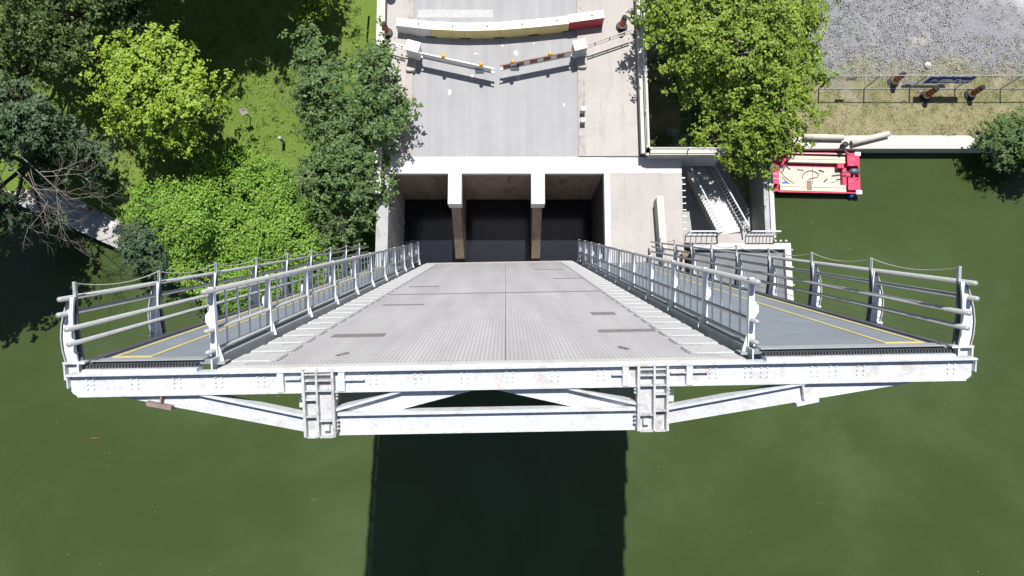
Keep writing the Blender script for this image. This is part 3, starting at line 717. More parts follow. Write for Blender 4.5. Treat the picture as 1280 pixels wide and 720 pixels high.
# cross frame below: chord, diagonals, outer tapered arms
def plate(pts_px, y, th):
    return [(lp(px, py)[0], y, lp(px, py)[1]) for px, py in pts_px], (0, th, 0)
def edge_flange(b, p, q, y0, y1, t=0.045, up=(0, 0, 1)):
    (xa, za), (xb, zb_) = lp(*p), lp(*q)
    b.beam((xa, (y0 + y1) / 2, za), (xb, (y0 + y1) / 2, zb_), y1 - y0, t, up)
b = MB(); b.prism(*plate([(420, 521), (795, 515), (795, 540.5), (420, 546.5)], 0.1, 0.04)); edge_flange(b, (420, 519), (795, 513), 0.0, 0.24, 0.055); edge_flange(b, (420, 546), (795, 540), 0.06, 0.2, 0.03); b.build('bottom_chord', M['white_paint'], leaf)
b = MB(); b.prism(*plate([(416, 519), (512, 489), (605, 487), (478, 521)], 0.14, 0.04)); edge_flange(b, (417, 514), (512, 486.5), 0.02, 0.3); b.build('diagonal', M['white_paint'], leaf)
b = MB(); b.prism(*plate([(605, 487), (700, 486), (797, 511), (732, 516)], 0.14, 0.04)); edge_flange(b, (699, 483.8), (797, 507), 0.02, 0.3); b.build('diagonal', M['white_paint'], leaf)
b = MB(); b.prism(*plate([(120, 490), (242, 491.5), (380, 524), (380, 544), (136, 495.5)], 0.1, 0.04)); edge_flange(b, (243, 492), (381, 522), -0.0, 0.24); b.build('tapered_arm', M['white_paint'], leaf)
b = MB(); b.prism(*plate([(834, 514), (1030, 477.5), (1190, 471), (1180, 476), (834, 534.5)], 0.1, 0.04)); edge_flange(b, (834, 513), (1030, 476.5), 0.0, 0.24); b.build('tapered_arm', M['white_paint'], leaf)
for pts, ln in (([(182, 502), (213, 508), (213, 513), (182, 507)], ((201, 493), (199, 505))), ([(998, 506), (1026, 500), (1026, 504), (998, 510)], ((1006, 482), (1009, 502)))):
    b = MB(); b.prism(*plate(pts, -0.02, 0.2)); (xa, za), (xb, zb_) = lp(*ln[0]), lp(*ln[1]); b.beam((xa, 0.05, za), (xb, 0.05, zb_), 0.1, 0.03, (1, 0, 0)); b.build('hanger_plate', M['rust_steel'] if pts[0][0] < 600 else M['white_paint'], leaf)
# gusset columns at the ends of the two main girders
def column(pxl, pxr, pyt, pyb, mirror):
    b = MB()
    b.prism(*plate([(pxl, pyt), (pxr, pyt), (pxr, pyb), (pxl, pyb)], 0.05, 0.05))
    W = pxr - pxl
    def X(t): return pxl + W * (t if not mirror else 1 - t)
    def box_px(xa, xb, ya, yb, y0, y1):
        (x0, z0), (x1, z1) = lp(min(xa, xb), yb), lp(max(xa, xb), ya); b.box(x0, x1, y0, y1, z0, z1)
    for t, wd in ((0.03, 3.2), (0.45, 2.6), (0.96, 3.4)): box_px(X(t) - wd / 2, X(t) + wd / 2, pyt, pyb - 1, -0.09, 0.049)
    H = pyb - pyt
    for t0, t1, fr in ((0.03, 0.96, 0.06), (0.03, 0.96, 0.15), (0.03, 0.96, 0.3), (0.03, 0.45, 0.43), (0.03, 0.45, 0.68), (0.45, 0.96, 0.74), (0.03, 0.96, 0.985)):
        ya = pyt + H * fr; box_px(X(t0) + 1.8 * (1 if not mirror else -1), X(t1) - 1.8 * (1 if not mirror else -1), ya, ya + 2.2, -0.06, 0.049)
    for fr in (0.33, 0.38, 0.43, 0.76, 0.82, 0.88):
        for side in (-0.05, 1.05):
            x_, z_ = lp(X(side), pyt + H * fr); b.lathe([(0.022, 0), (0.02, 0.03)], 6, T=Matrix.Translation((x_, 0.02, z_)) @ Matrix.Rotation(math.pi / 2, 4, 'X'))
    cb = b.build('gusset_column', M['column_paint'], leaf)
    xc, zc = lp(X(0.7), pyt + H * 0.86); u = MB(); u.box(xc - 0.05, xc + 0.05, -0.05, 0.049, zc - 0.05, zc + 0.05); u.build('lug', M['white_paint'], cb)
    # outer ear plate
    e = MB(); xa = X(0.0) + (-13 if not mirror else 13); pts = [(min(xa, X(0)), pyt + H * 0.42), (max(xa, X(0)), pyt + H * 0.42), (max(xa, X(0)), pyt + H * 0.63), (min(xa, X(0)), pyt + H * 0.63)]
    e.prism(*plate(pts, 0.3, 0.04)); e.build('ear_plate', M['white_paint'], cb)
column(379, 418, 461, 547.5, False)
column(796, 835, 455, 540.5, True)
# slotted panels in the end beam next to the columns
for px, py in ((351, 463), (427, 462), (782, 457), (862, 454.5)):
    b = MB(); x_, z_ = lp(px, py); b.box(x_ - 0.055, x_ + 0.055, -0.04, 0.059, zb + 0.023, zt - 0.002); b.build('stiffener', M['white_paint'], leaf)
for px0, px1, py in ((356, 375, 474), (424, 449, 474), (431, 455, 475), (765, 779, 469), (839, 858, 466.5), (866, 886, 466)):
    b = MB(); (xa, za), (xb, _) = lp(px0, py), lp(px1, py); b.box(xa, xb, -0.02, 0.0595, za - 0.01, za + 0.01); b.build('rib', M['white_paint'], leaf)
# main girders and floor system behind
for gx in (-3.2, 2.66):
    b = MB(); poly = [(gx - 0.2, 0.2, -0.15), (gx - 0.2, SL, -0.25), (gx - 0.2, SL, -3.0), (gx - 0.2, 16, -3.0), (gx - 0.2, 6, -2.0), (gx - 0.2, 0.2, -1.2)]
    b.prism(poly, (0.4, 0, 0)); b.build('main_girder', M['girder_paint'], leaf)
for k in range(1, 11):
    b = MB(); sy = 2.95 * k; b.box(-3.0, 2.46, sy, sy + 0.03, -0.9, -0.12); b.box(-3.0, 2.46, sy - 0.1, sy + 0.13, -0.93, -0.901); b.build('floor_beam', M['girder_paint'], leaf)
for x_ in (-4.4, -2.2, -1.1, 0, 1.1, 1.9, 3.6):
    b = MB(); b.box(x_ - 0.07, x_ + 0.07, 0.3, SL - 1, -0.119 - 0.3, -0.105); b.build('stringer', M['girder_paint'], leaf)
b = MB(); b.box(-3.0, 2.46, SL - 4.5, SL, -2.9, -0.95); b.build('counterweight', M['concrete_old'], leaf)

# ------------------------------------------------------------------ barrier wall units across the road
def barrier(mf, mt, name, label, group):
    root = empty(name, (0, 0, 0), label, 'barrier', group)
    Lb = 1.83; prof = [(-0.27, 0.0), (0.27, 0.0), (0.27, 0.2), (0.25, 0.36), (0.24, 0.92), (-0.24, 0.92), (-0.25, 0.36), (-0.27, 0.2)]
    b = MB(); n = len(prof)
    vs = [(-Lb / 2, y, z) for y, z in prof] + [(Lb / 2, y, z) for y, z in prof]
    b.add(vs, [tuple(range(n))[::-1], tuple(range(n, 2 * n))])
    for i in range(n):
        j = (i + 1) % n; b.cur = 1 if i in (2, 3, 4) else 0  # top and back faces carry the glare as a paler colour
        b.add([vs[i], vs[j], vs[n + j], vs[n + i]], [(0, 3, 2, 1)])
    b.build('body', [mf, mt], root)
    for x_ in (-Lb / 2 + 0.14, Lb / 2 - 0.14):
        c = MB(); c.box(x_ - 0.14, x_ + 0.14, -0.276, -0.1, 0.01, 0.13); c.build('fork_slot', M['rubber'], root)
    for x_ in (-0.35, 0.35):
        c = MB(); c.box(x_ - 0.08, x_ + 0.08, -0.258, -0.1, 0.5, 0.57); c.build('hand_hold', mf, root)
    c = MB(); c.lathe([(0.05, 0), (0.05, 0.03)], 10, (0.3, 0, 0.92)); c.build('filler_cap', M['rubber'], root)
    return root
seam = [(497, 40), (538.5, 44.5), (581, 46.5), (624, 45.5), (667, 42), (710, 37.5), (753, 31.5)]
wpts = [P(px, py, 0.4) for px, py in seam]
GB = 'plastic barriers across the road'
yb0 = None
bl = ['white plastic road barrier, the leftmost unit of the curved row', 'yellow plastic barrier next to the white unit', 'yellow plastic barrier, second along from the white unit', 'yellow plastic barrier, second along from the red unit', 'yellow plastic barrier next to the red unit', 'red plastic road barrier with sun glare painted pale on top, right end of the row']
for i in range(6):
    p, q = wpts[i], wpts[i + 1]; c = (p + q) / 2; rz = math.atan2(q.y - p.y, q.x - p.x)
    zc = 0.0
    if i == 0: r = barrier(M['barrier_white'], M['barrier_white'], 'road_barrier', bl[i], GB)
    elif i == 5: r = barrier(M['barrier_red'], M['barrier_glare'], 'road_barrier', bl[i], GB)
    elif i == 1: r = yb0 = barrier(M['barrier_yellow'], M['barrier_glare'], 'road_barrier', bl[i], GB)
    else: r = dup(yb0, (0, 0, 0), 0, bl[i])
    ks = (q - p).length / 1.83; r.scale = (ks, 1, 1); r.location = (c.x, c.y + 0.36, 0.115 if i in (5,) else 0.005); r.rotation_euler = (0, 0, rz)

# ------------------------------------------------------------------ traffic drums
def drum(label):
    root = empty('traffic_drum', (0, 0, 0), label, 'traffic drum', 'striped traffic drums')
    b = MB(); b.lathe([(0.34, 0.0), (0.34, 0.05), (0.28, 0.1), (0.2, 0.1)], 24); b.build('rubber_base', M['rubber'], root, smooth=False)
    bands = [(0.1, 0.2, 2), (0.2, 0.32, 1), (0.32, 0.5, 0), (0.5, 0.6, 2), (0.6, 0.76, 0), (0.76, 0.86, 2), (0.86, 1.02, 0), (1.02, 1.12, 2)]
    b = MB()
    for z0, z1, mi in bands:
        b.cur = mi; r0, r1 = 0.22 - 0.06 * z0, 0.22 - 0.06 * z1
        b.lathe([(r0, z0), (r1, z1)], 24)
    b.build('body', [M['orange'], M['reflect_white'], M['rubber']], root)
    b = MB(); b.lathe([(0.15, 1.12), (0.15, 1.16), (0.09, 1.2)], 20); b.build('cap', M['rubber'], root)
    b = MB(); b.tube([(-0.07, 0, 1.19), (-0.06, 0, 1.27), (0.06, 0, 1.27), (0.07, 0, 1.19)], 0.018, 6); b.build('handle', M['rubber'], root)
    return root
d0 = drum('orange and white striped drum on the left sidewalk by the white barrier'); q = P(484, 42, 0.11); d0.location = (q.x, q.y, 0.115)
q = P(777, 34, 0.11); dup(d0, (q.x, q.y, 0.115), 0.4, 'orange striped drum on the right sidewalk beside the red barrier')
for px, py, lb in ((1116, 103, 'striped drum behind the chain link fence left of the blue banner'), (1156, 121, 'striped drum in front of the fence under the blue banner'), (1212, 119, 'striped drum in front of the fence right of the blue banner')):
    q = P(px, py, -5.1); dd_ = dup(d0, (q.x, q.y, zr(q.x, q.y) + 0.01), random.uniform(0, 6), lb); dd_.scale = (1.12, 1.12, 1.12)

# ------------------------------------------------------------------ traffic gates
def gate(base, hinge_px, tip_px, tail_px, mats, label):
    root = empty('barrier_gate', (0, 0, 0), label, 'barrier gate', 'lowered traffic gates')
    bx = P(base[0], base[1], 0.0)
    b = MB(); prof = []
    for t in range(16):
        a = 2 * math.pi * t / 16; sx_, sy_ = math.cos(a), math.sin(a)
        prof.append((bx.x + math.copysign(abs(sx_) ** 0.4, sx_) * 0.3, bx.y + 0.35 + math.copysign(abs(sy_) ** 0.35, sy_) * 0.72, 0.0))
    b.prism(prof, (0, 0, 0.32)); b.build('pedestal', M['concrete'], root, bevel=0.03)
    hz = 1.0; hc = P(hinge_px[0], hinge_px[1], 1.35)
    tp = P(tip_px[0], tip_px[1], 1.0); tl = P(tail_px[0], tail_px[1], 1.0)
    h2 = Vector((hc.x, hc.y, 0)); u = Vector((tp.x - hc.x, tp.y - hc.y, 0)).normalized(); ang = math.atan2(u.y, u.x)
    T = Matrix.Translation((hc.x, hc.y, 0)) @ Matrix.Rotation(ang if abs(ang) < 1.57 else ang - math.pi, 4, 'Z')
    b = MB(); b.box(-0.36, 0.36, -0.28, 0.28, 0.3, 1.35, T); b.build('housing', mats[0], root, bevel=0.03)
    b = MB(); b.box(-0.4, 0.4, -0.32, 0.32, 1.352, 1.42, T); b.build('housing_lid', mats[1], root, bevel=0.02)
    Z0, Z1 = 0.66, 1.2
    p0 = Vector((hc.x, hc.y, 0)) + u * 0.37; nrm = Vector((-u.y, u.x, 0))
    if nrm.y > 0: nrm = -nrm
    p0 += nrm * 0.2; p1 = Vector((tp.x, tp.y, 0)) + nrm * 0.0
    b = MB(); b.beam(p0 + Vector((0, 0, Z1)), p1 + Vector((0, 0, Z1)), 0.06, 0.07); arm = b.build('arm_top_rail', mats[2], root)
    b = MB(); b.beam(p0 + Vector((0, 0, Z0)), p1 + Vector((0, 0, Z0)), 0.09, 0.12); b.build('arm_bottom_rail', mats[3], root)
    for k in range(11):
        q = p0.lerp(p1, (k + 0.5) / 11); b = MB(); b.beam(q + Vector((0, 0, Z0)), q + Vector((0, 0, Z1)), 0.035, 0.05, (0, 1, 0)); b.build('arm_upright', mats[2], arm)
    for k in range(10):
        q0, q1 = p0.lerp(p1, (k + 0.5) / 11), p0.lerp(p1, (k + 1.5) / 11)
        b = MB(); b.prism([q0 + Vector((0, 0, Z0 + 0.07)), q1 + Vector((0, 0, Z0 + 0.07)), q1 + Vector((0, 0, Z1 - 0.04)), q0 + Vector((0, 0, Z1 - 0.04))], nrm * 0.012)
        b.build('arm_panel', M['reflect_white'] if k % 2 == 0 else mats[2], arm)
    for t in (0.33, 0.83):
        q = p0.lerp(p1, t); b = MB(); b.box(q.x - 0.09, q.x + 0.09, q.y - 0.06, q.y + 0.06, Z1 + 0.036, Z1 + 0.09); lb = b.build('lamp_base', M['amber'], root)
        b = MB(); b.lathe([(0.11, 0.09), (0.12, 0.2), (0.09, 0.3), (0.03, 0.33)], 14, (q.x, q.y, Z1)); b.build('lamp_lens', M['amber'], lb, smooth=True)
    q = p0.lerp(p1, 0.8); b = MB(); b.box(q.x - 0.25, q.x + 0.25, q.y - 0.12 + nrm.y * 0.02, q.y - 0.06 + nrm.y * 0.02, Z0 - 0.25, Z0 + 0.2); b.build('stop_panel', M['galv'], root)
    # counter arms to the outside
    for zz in (0.78, 1.1):
        b = MB(); s0 = Vector((hc.x, hc.y, zz)) - u * 0.37; b.beam(s0, Vector((tl.x, tl.y, zz)), 0.06, 0.07); b.build('tail_rail', mats[4], root)
    for k in range(3):
        q = (Vector((hc.x, hc.y, 0)) - u * 0.5).lerp(Vector((tl.x, tl.y, 0)), (k + 0.5) / 3); b = MB(); b.beam(q + Vector((0, 0, 0.78)), q + Vector((0, 0, 1.1)), 0.05, 0.08, (0, 1, 0)); b.build('tail_upright', M['red_rail'], root)
    return root
gate((514, 84), (516, 58), (618, 88), (478, 51), [M['reflect_white'], M['reflect_white'], M['reflect_white'], M['galv'], M['reflect_white']], 'lowered white traffic gate on the left of the road with two amber lamps')
gate((727, 80), (725, 56), (625, 84), (790, 38), [weathered('gate_teal', (0.3, 0.36, 0.36), 0.2, 0.6, 3), weathered('gate_lid', (0.5, 0.45, 0.43), 0.15, 0.6, 4, (0.3, 0.08, 0.05), 0.8), M['red_rail'], M['reflect_white'], M['concrete']], 'lowered rusty red traffic gate on the right of the road with teal housing')

# small boxes on the kerb
def small_box(px, py, z, sx, sy, h, m, name, label, rz=0):
    q = P(px, py, z); root = empty(name, (q.x, q.y, z), label, 'utility box', None, rz)
    b = MB(); b.box(-sx / 2, sx / 2, -sy / 2, sy / 2, 0, h); b.build('body', m, root, bevel=0.02)
    c = MB(); c.box(-sx / 2 - 0.02, sx / 2 + 0.02, -sy / 2 - 0.02, sy / 2 + 0.02, h, h + 0.05); c.build('lid', M['concrete_white'], root, bevel=0.01)
    return root
small_box(728, 140, 0.115, 0.26, 0.24, 0.5, M['concrete_grey'], 'utility_box', 'small grey box on right kerb, the one nearer the gate')
small_box(728, 153, 0.115, 0.26, 0.24, 0.4, M['concrete_grey'], 'utility_box', 'small grey box on right kerb, the one nearer the pit')
small_box(514, 154, 0.115, 0.28, 0.5, 0.3, M['concrete_white'], 'utility_box', 'low white box on left kerb at the tip of the dark tree')
small_box(147, 284, QUAY_L + 0.05, 0.46, 0.4, 0.5, M['concrete_grey'], 'utility_box', 'white topped box standing on the quay path near the round bush', -0.45)

# street lamp beyond the top edge, its shadow lies on the left sidewalk
lb_ = P(452, -36, 0.11)
lm = empty('street_lamp', (lb_.x, lb_.y, 0.1), 'grey street lamp on the left sidewalk with a round head on a curved arm', 'street lamp')
b = MB(); b.tube([(0, 0, 0), (0, 0, 2.6), (0.05, 0, 3.4), (0.3, 0, 3.9), (0.9, 0, 4.1), (1.9, 0, 4.1)], [0.07, 0.06, 0.05, 0.05, 0.045, 0.04], 10); b.build('pole', M['galv'], lm, smooth=True)
b = MB(); b.lathe([(0.05, 4.2), (0.2, 4.12), (0.28, 4.0), (0.2, 3.92)], 16, (1.95, 0, 0)); b.build('lamp_head', M['galv'], lm)

# ------------------------------------------------------------------ fence, banner
fy = P(1100, 111, -5.1).y
fx0, fx1 = RW + 2.2, 40.0
fn = empty('chain_link_fence', (0, 0, 0), 'long galvanised chain link fence between the gravel lot and the dry grass verge', 'fence')
def gz(x): return zr(x, fy)
xs = []; x = P(1080, 111, -5.1).x
while x - 3.0 > fx0: x -= 3.0
while x < fx1: xs.append(x); x += 3.0
HF = 2.05
for x in xs:
    b = MB(); b.tube([(x, fy, gz(x) - 0.2), (x, fy, gz(x) + HF + 0.05)], 0.042, 8); b.build('post', M['galv'], fn)
b = MB(); b.tube([(x, fy, gz(x) + HF) for x in xs], 0.032, 8); b.build('top_rail', M['galv'], fn)
b = MB(); b.tube([(x, fy, gz(x) + 0.06) for x in xs], 0.02, 6); b.build('bottom_rail', M['galv'], fn)
b = MB()
for a, c in zip(xs[:-1], xs[1:]): b.add([(a, fy, gz(a) + 0.06), (c, fy, gz(c) + 0.06), (c, fy, gz(c) + HF), (a, fy, gz(a) + HF)], [(0, 1, 2, 3)])
b.build('wire_mesh', M['chain'], fn)
bx0, bx1 = P(1141, 111, -5.1).x, P(1197, 111, -5.1).x; bz = gz(bx0)
bn = empty('banner', (bx0, fy - 0.07, bz), 'blue banner with white lettering hung on the chain link fence', 'banner')
b = MB(); nx = 16
vs = []; fs = []
for i in range(nx + 1):
    for j in range(5):
        vs.append(((bx1 - bx0) * i / nx, -0.012 * math.sin(i * 1.7 + j), 1.02 + 0.98 * j / 4))
for i in range(nx):
    for j in range(4): fs.append((i * 5 + j, (i + 1) * 5 + j, (i + 1) * 5 + j + 1, i * 5 + j + 1))
b.add(vs, fs); cl = b.build('cloth', M['banner_blue'], bn); sm = cl.modifiers.new('thick', 'SOLIDIFY'); sm.thickness = 0.008
def text_mesh(txt, size, loc, rot, mat, parent, name='lettering', shear=0.0, extrude=0.004):
    cu = bpy.data.curves.new('t', 'FONT'); cu.body = txt; cu.size = size; cu.shear = shear; cu.extrude = extrude; cu.offset = 0.028
    to = bpy.data.objects.new('t', cu); COL.objects.link(to)
    dg = bpy.context.evaluated_depsgraph_get(); me = bpy.data.meshes.new_from_object(to.evaluated_get(dg))
    COL.objects.unlink(to); bpy.data.objects.remove(to)
    o = bpy.data.objects.new(name, me); me.materials.clear(); me.materials.append(mat); COL.objects.link(o); o.parent = parent; o.location = loc; o.rotation_euler = rot
    return o
text_mesh('EllisDon', 0.6, (0.78, -0.035, 1.28), (math.pi / 2, 0, 0), M['letter_white'], bn, shear=0.25)
b = MB()
for k in range(3): b.tube([(0.48 + (0.2 - 0.04 * k) * math.cos(t), -0.03, 1.5 + 0.09 * (k - 1) + 0.08 * math.sin(t)) for t in [i * 0.4 - 0.4 for i in range(10)]], 0.03, 6)
b.build('emblem', M['letter_white'], bn)
x = P(1049, 111, -5.1).x
sg = empty('small_sign', (x, fy - 0.06, gz(x)), 'small grey plate wired high on the fence near the tree', 'sign')
b = MB(); b.box(-0.3, 0.3, -0.012, 0.0, 1.45, 1.85); b.build('plate', M['galv'], sg, bevel=0.01)
for dx in (-0.25, 0.25):
    b = MB(); b.box(dx - 0.03, dx + 0.03, 0.0, 0.05, 1.6, 1.7); b.build('clip', M['dark_steel'], sg)
# grey plank lying along the fence foot
q = P(1155, 106, -5.1)
b = MB(); b.box(q.x - 1.5, q.x + 1.4, q.y - 0.1, q.y + 0.1, gz(q.x) + 0.28, gz(q.x) + 0.33); b.box(q.x - 1.2, q.x - 1.0, q.y - 0.09, q.y + 0.09, gz(q.x), gz(q.x) + 0.279); b.box(q.x + 1.0, q.x + 1.2, q.y - 0.09, q.y + 0.09, gz(q.x), gz(q.x) + 0.279)
tag(b.build('low_bench', M['dark_plank']), 'low grey plank bench behind the fence beside the blue banner', 'bench')
# pipes on the quay
def pipe(p0, p1, label):
    z = QUAY_R + 0.35 + 0.2; a, c = P(*p0, z), P(*p1, z); d = (c - a).normalized(); b = MB()
    seg = 16; r0, r1 = 0.19, 0.15
    s_ = d.cross(Vector((0, 0, 1))).normalized(); u = Vector((0, 0, 1)); vs = []
    for e, rr in ((a, r0), (c, r0), (c, r1), (a, r1)):
        for k in range(seg): t = 2 * math.pi * k / seg; vs.append(e + (s_ * math.cos(t) + u * math.sin(t)) * rr)
    fs = [(i * seg + k, i * seg + (k + 1) % seg, ((i + 1) % 4) * seg + (k + 1) % seg, ((i + 1) % 4) * seg + k) for i in range(4) for k in range(seg)]
    b.add(vs, fs); return tag(b.build('concrete_pipe', M['coping'], smooth=True), label, 'pipe', 'pipes lying on the quay')
pipe((1004, 171), (1054, 172), 'pale pipe lying level on the quay, half under the tree')
pipe((1064, 179), (1111, 167), 'pale pipe lying at a slant on the quay, open end towards the bollard')
q = P(1053, 183, QUAY_R + 0.35)
bo = empty('mooring_bollard', (q.x, q.y, QUAY_R + 0.345), 'dark iron mooring bollard on the quay edge between the two pipes', 'bollard')
b = MB(); b.lathe([(0.18, 0), (0.15, 0.05), (0.11, 0.2), (0.12, 0.32), (0.2, 0.38), (0.19, 0.45), (0.08, 0.48)], 14); b.build('body', M['rubber'], bo, smooth=True)
b = MB(); b.tube([(-0.26, 0, 0.3), (0.26, 0, 0.3)], 0.05, 8); b.build('cross_bar', M['rubber'], bo)
q = P(1159, 82, -5.1); b = MB(); b.lathe([(0.2, 0), (0.24, 0.1), (0.12, 0.22), (0.02, 0.25)], 7, (q.x, q.y, zr(q.x, q.y)))
tag(b.build('white_stone', M['concrete_white']), 'single pale stone lying on the gravel behind the blue banner', 'stone')

# ------------------------------------------------------------------ red work boat
bc = P(1012.5, 217, WATER + 0.4)
bt = empty('work_boat', (bc.x, bc.y, WATER), 'red flat work boat with plywood floor and outboard moored below the quay', 'boat', None, R(-1.5))
k_ = P(1018, 217, WATER + 0.4).x - P(1017, 217, WATER + 0.4).x
def bp(px, py): return (px - 1017) * k_, (217 - py) * k_
def bbox(b, px0, px1, py0, py1, z0, z1):
    x0, ya = bp(px0, py0); x1, yb = bp(px1, py1); b.box(min(x0, x1), max(x0, x1), min(ya, yb), max(ya, yb), z0, z1)
# hull: outer shell with open well
b = MB()
outer = [bp(*q) for q in ((957, 232), (960, 238), (978, 242.5), (1078, 242), (1078, 190), (976, 190.5), (960, 197), (956, 206))]
n = len(outer)
ins = [(x * 0.965, y * 0.93) for x, y in outer]
bot = [(x * 0.95, y * 0.85) for x, y in outer]
vs = [(x, y, 0.55) for x, y in outer] + [(x, y, -0.25) for x, y in bot] + [(x, y, 0.55) for x, y in ins] + [(x, y, 0.12) for x, y in ins]
fs = []
for i in range(n):
    j = (i + 1) % n
    fs += [(i, j, n + j, n + i)[::-1], (i, 2 * n + i, 2 * n + j, j)[::-1], (2 * n + i, 3 * n + i, 3 * n + j, 2 * n + j)[::-1]]
fs += [tuple(range(n, 2 * n)), tuple(range(3 * n, 4 * n))]
b.add(vs, fs); b.build('hull', M['boat_red'], bt)
b = MB(); bbox(b, 978, 1056.5, 207, 231, 0.13, 0.17); b.build('floor', M['boat_ply'], bt)
b = MB(); bbox(b, 1021.7, 1022.3, 207, 231, 0.171, 0.176); b.build('floor_seam', M['bark'], bt)
for py0, py1, x0 in ((194.5, 203, 990), (231, 238.6, 979)):
    b = MB(); mid = (py0 + py1) / 2; bbox(b, x0, 1061, py0, mid - 0.25, 0.3, 0.46); bbox(b, x0, 1061, mid + 0.25, py1, 0.3, 0.46); bbox(b, x0, 1061, py0 + 0.4, py1 - 0.4, 0.121, 0.299); b.build('side_bench', M['boat_cream'], bt, bevel=0.01)
b = MB(); bbox(b, 961, 977.5, 208, 232, 0.121, 0.52); b.build('bow_deck', M['boat_red'], bt, bevel=0.02)
for py in (213, 219, 225):
    b = MB(); bbox(b, 962, 977, py - 0.3, py + 0.3, 0.521, 0.53); b.build('deck_strip', M['boat_cream'], bt)
for py0, py1 in ((192.5, 207), (221.5, 238)):
    b = MB(); bbox(b, 1062.5, 1077, py0, py1, 0.121, 0.6); b.build('stern_locker', M['boat_red'], bt, bevel=0.02)
b = MB(); bbox(b, 1050, 1058, 203.5, 210, 0.121, 0.6); b.build('fuel_box', M['boat_red'], bt, bevel=0.02)
b = MB(); bbox(b, 1057, 1062, 209, 232, 0.121, 0.45); b.build('transom', M['boat_red'], bt)
b = MB(); bbox(b, 1012, 1018, 226.5, 238.4, 0.47, 0.5); b.build('cross_plank', M['stone_brown'], bt)
for px0, px1, py0, py1 in ((1072, 1079.5, 188.6, 194), (1072, 1079.5, 237.5, 243.3), (956, 961, 234, 240)):
    b = MB(); bbox(b, px0, px1, py0, py1, 0.4, 0.63); b.build('corner_bumper', M['reflect_white'], bt, bevel=0.05)
b = MB(); bbox(b, 978, 1060, 239.2, 240.2, 0.552, 0.575); b.build('rub_strip', M['boat_cream'], bt)
b = MB(); bbox(b, 985, 1060, 191.4, 192.4, 0.552, 0.575); b.build('rub_strip', M['boat_cream'], bt)
mx, my = bp(1068, 215.5); mo = MB()
mo.sphere((mx, my, 0.85), 0.3, 14, 10, (1.15, 0.68, 0.75)); mot = mo.build('outboard_motor', M['motor'], bt, smooth=True)
u = MB(); u.box(mx + 0.12, mx + 0.28, my - 0.07, my + 0.07, -0.3, 0.75); u.build('drive_leg', M['rubber'], mot)
u = MB(); u.beam((mx - 0.25, my, 0.8), (mx - 0.85, my - 0.12, 0.75), 0.06, 0.06); u.build('tiller', M['rubber'], mot)
u = MB(); u.tube([(mx + 0.15 + 0.32 * math.cos(t), my + 0.5 * math.sin(t), 0.7 - 0.1 * math.cos(t)) for t in [i * 0.25 - 1.5 for i in range(13)]], 0.02, 6); u.build('steering_hose', M['dark_steel'], mot)
def rope(px, pts, z, r, m, name, lbl, cat):
    pp = [(*bp(*q), z) for q in pts]; b = MB()
    o = b.tube(pp, r, 6)
    ob = b.build(name, m); ob.matrix_world = Matrix.Translation(bt.location) @ Matrix.Rotation(R(-1.5), 4, 'Z'); tag(ob, lbl, cat)
    return ob
def arc(cx, cy, rx, ry, a0, a1, n=14): return [(cx + rx * math.cos(R(a0 + (a1 - a0) * i / n)), cy + ry * math.sin(R(a0 + (a1 - a0) * i / n))) for i in range(n + 1)]
rope(0, arc(1020, 222, 11, 10, 180, 330) + [(1028, 220), (1017, 223)], 0.2, 0.025, M['dark_steel'], 'hose', 'grey hose looped on the plywood floor of the red boat', 'hose')
rope(0, [(983, 214), (986, 220), (991, 224), (996, 227), (1001, 231), (994, 230), (988, 226), (984, 221)], 0.2, 0.03, M['timber'], 'rope', 'tangled tan rope at the bow end of the red boat floor', 'rope')
rope(0, [(1042, 231), (1044, 227), (1051, 225), (1054, 222)], 0.2, 0.018, M['timber'], 'rope', 'thin tan cord on the boat floor near the motor', 'rope')
rope(0, [(985, 213), (988, 206), (994, 211)], 0.2, 0.04, M['bark'], 'tool_handle', 'bent brown tool lying near the upper bow end of boat floor', 'tool')
for i_, (pts_, m_n, nm_, lb_) in enumerate((
    ([(1030, 211), (1036, 213)], 'bark', 'offcut', 'short dark offcut lying on the boat floor near the upper bench'),
    ([(1003, 210.5), (1011, 211.5)], 'timber', 'offcut', 'pale timber offcut on the boat floor by the upper bench'),
    ([(1036, 226), (1040, 222)], 'dark_steel', 'bar', 'small steel bar on the middle of the boat floor'),
    ([(1046, 218), (1056, 216.5)], 'dark_steel', 'bar', 'dark bar on the boat floor pointing at the motor'))):
    rope(0, pts_, 0.2, 0.045, M[m_n], nm_, lb_, 'scrap')
q0_ = P(1053, 183, QUAY_R + 0.6); q1_ = P(1061, 192, WATER + 0.6)
b = MB(); b.tube([q0_, (q0_ + q1_) / 2 - Vector((0, 0, 0.12)), q1_], 0.025, 6); tag(b.build('mooring_line', M['timber']), 'short mooring line from the iron bollard down to the red boat', 'rope')
b = MB(); x_, y_ = bp(987, 229); b.box(x_ - 0.2, x_ + 0.16, y_ - 0.14, y_ + 0.12, 0.19, 0.3); b.box(x_ - 0.12, x_ + 0.1, y_ - 0.08, y_ + 0.07, 0.3, 0.38)
ob = b.build('blue_bag', M['blue_plastic'], bevel=0.05); ob.matrix_world = Matrix.Translation(bt.location); tag(ob, 'crumpled blue bag on the boat floor beside the rope', 'bag')
b = MB(); x_, y_ = bp(1068, 244.5); b.sphere((x_, y_, 0.2), 0.17, 10, 8, (1, 1, 1.4)); ob = b.build('fender', M['blue_plastic'], smooth=True); ob.matrix_world = Matrix.Translation(bt.location); tag(ob, 'dark blue fender hanging at the stern side of the red boat', 'fender')

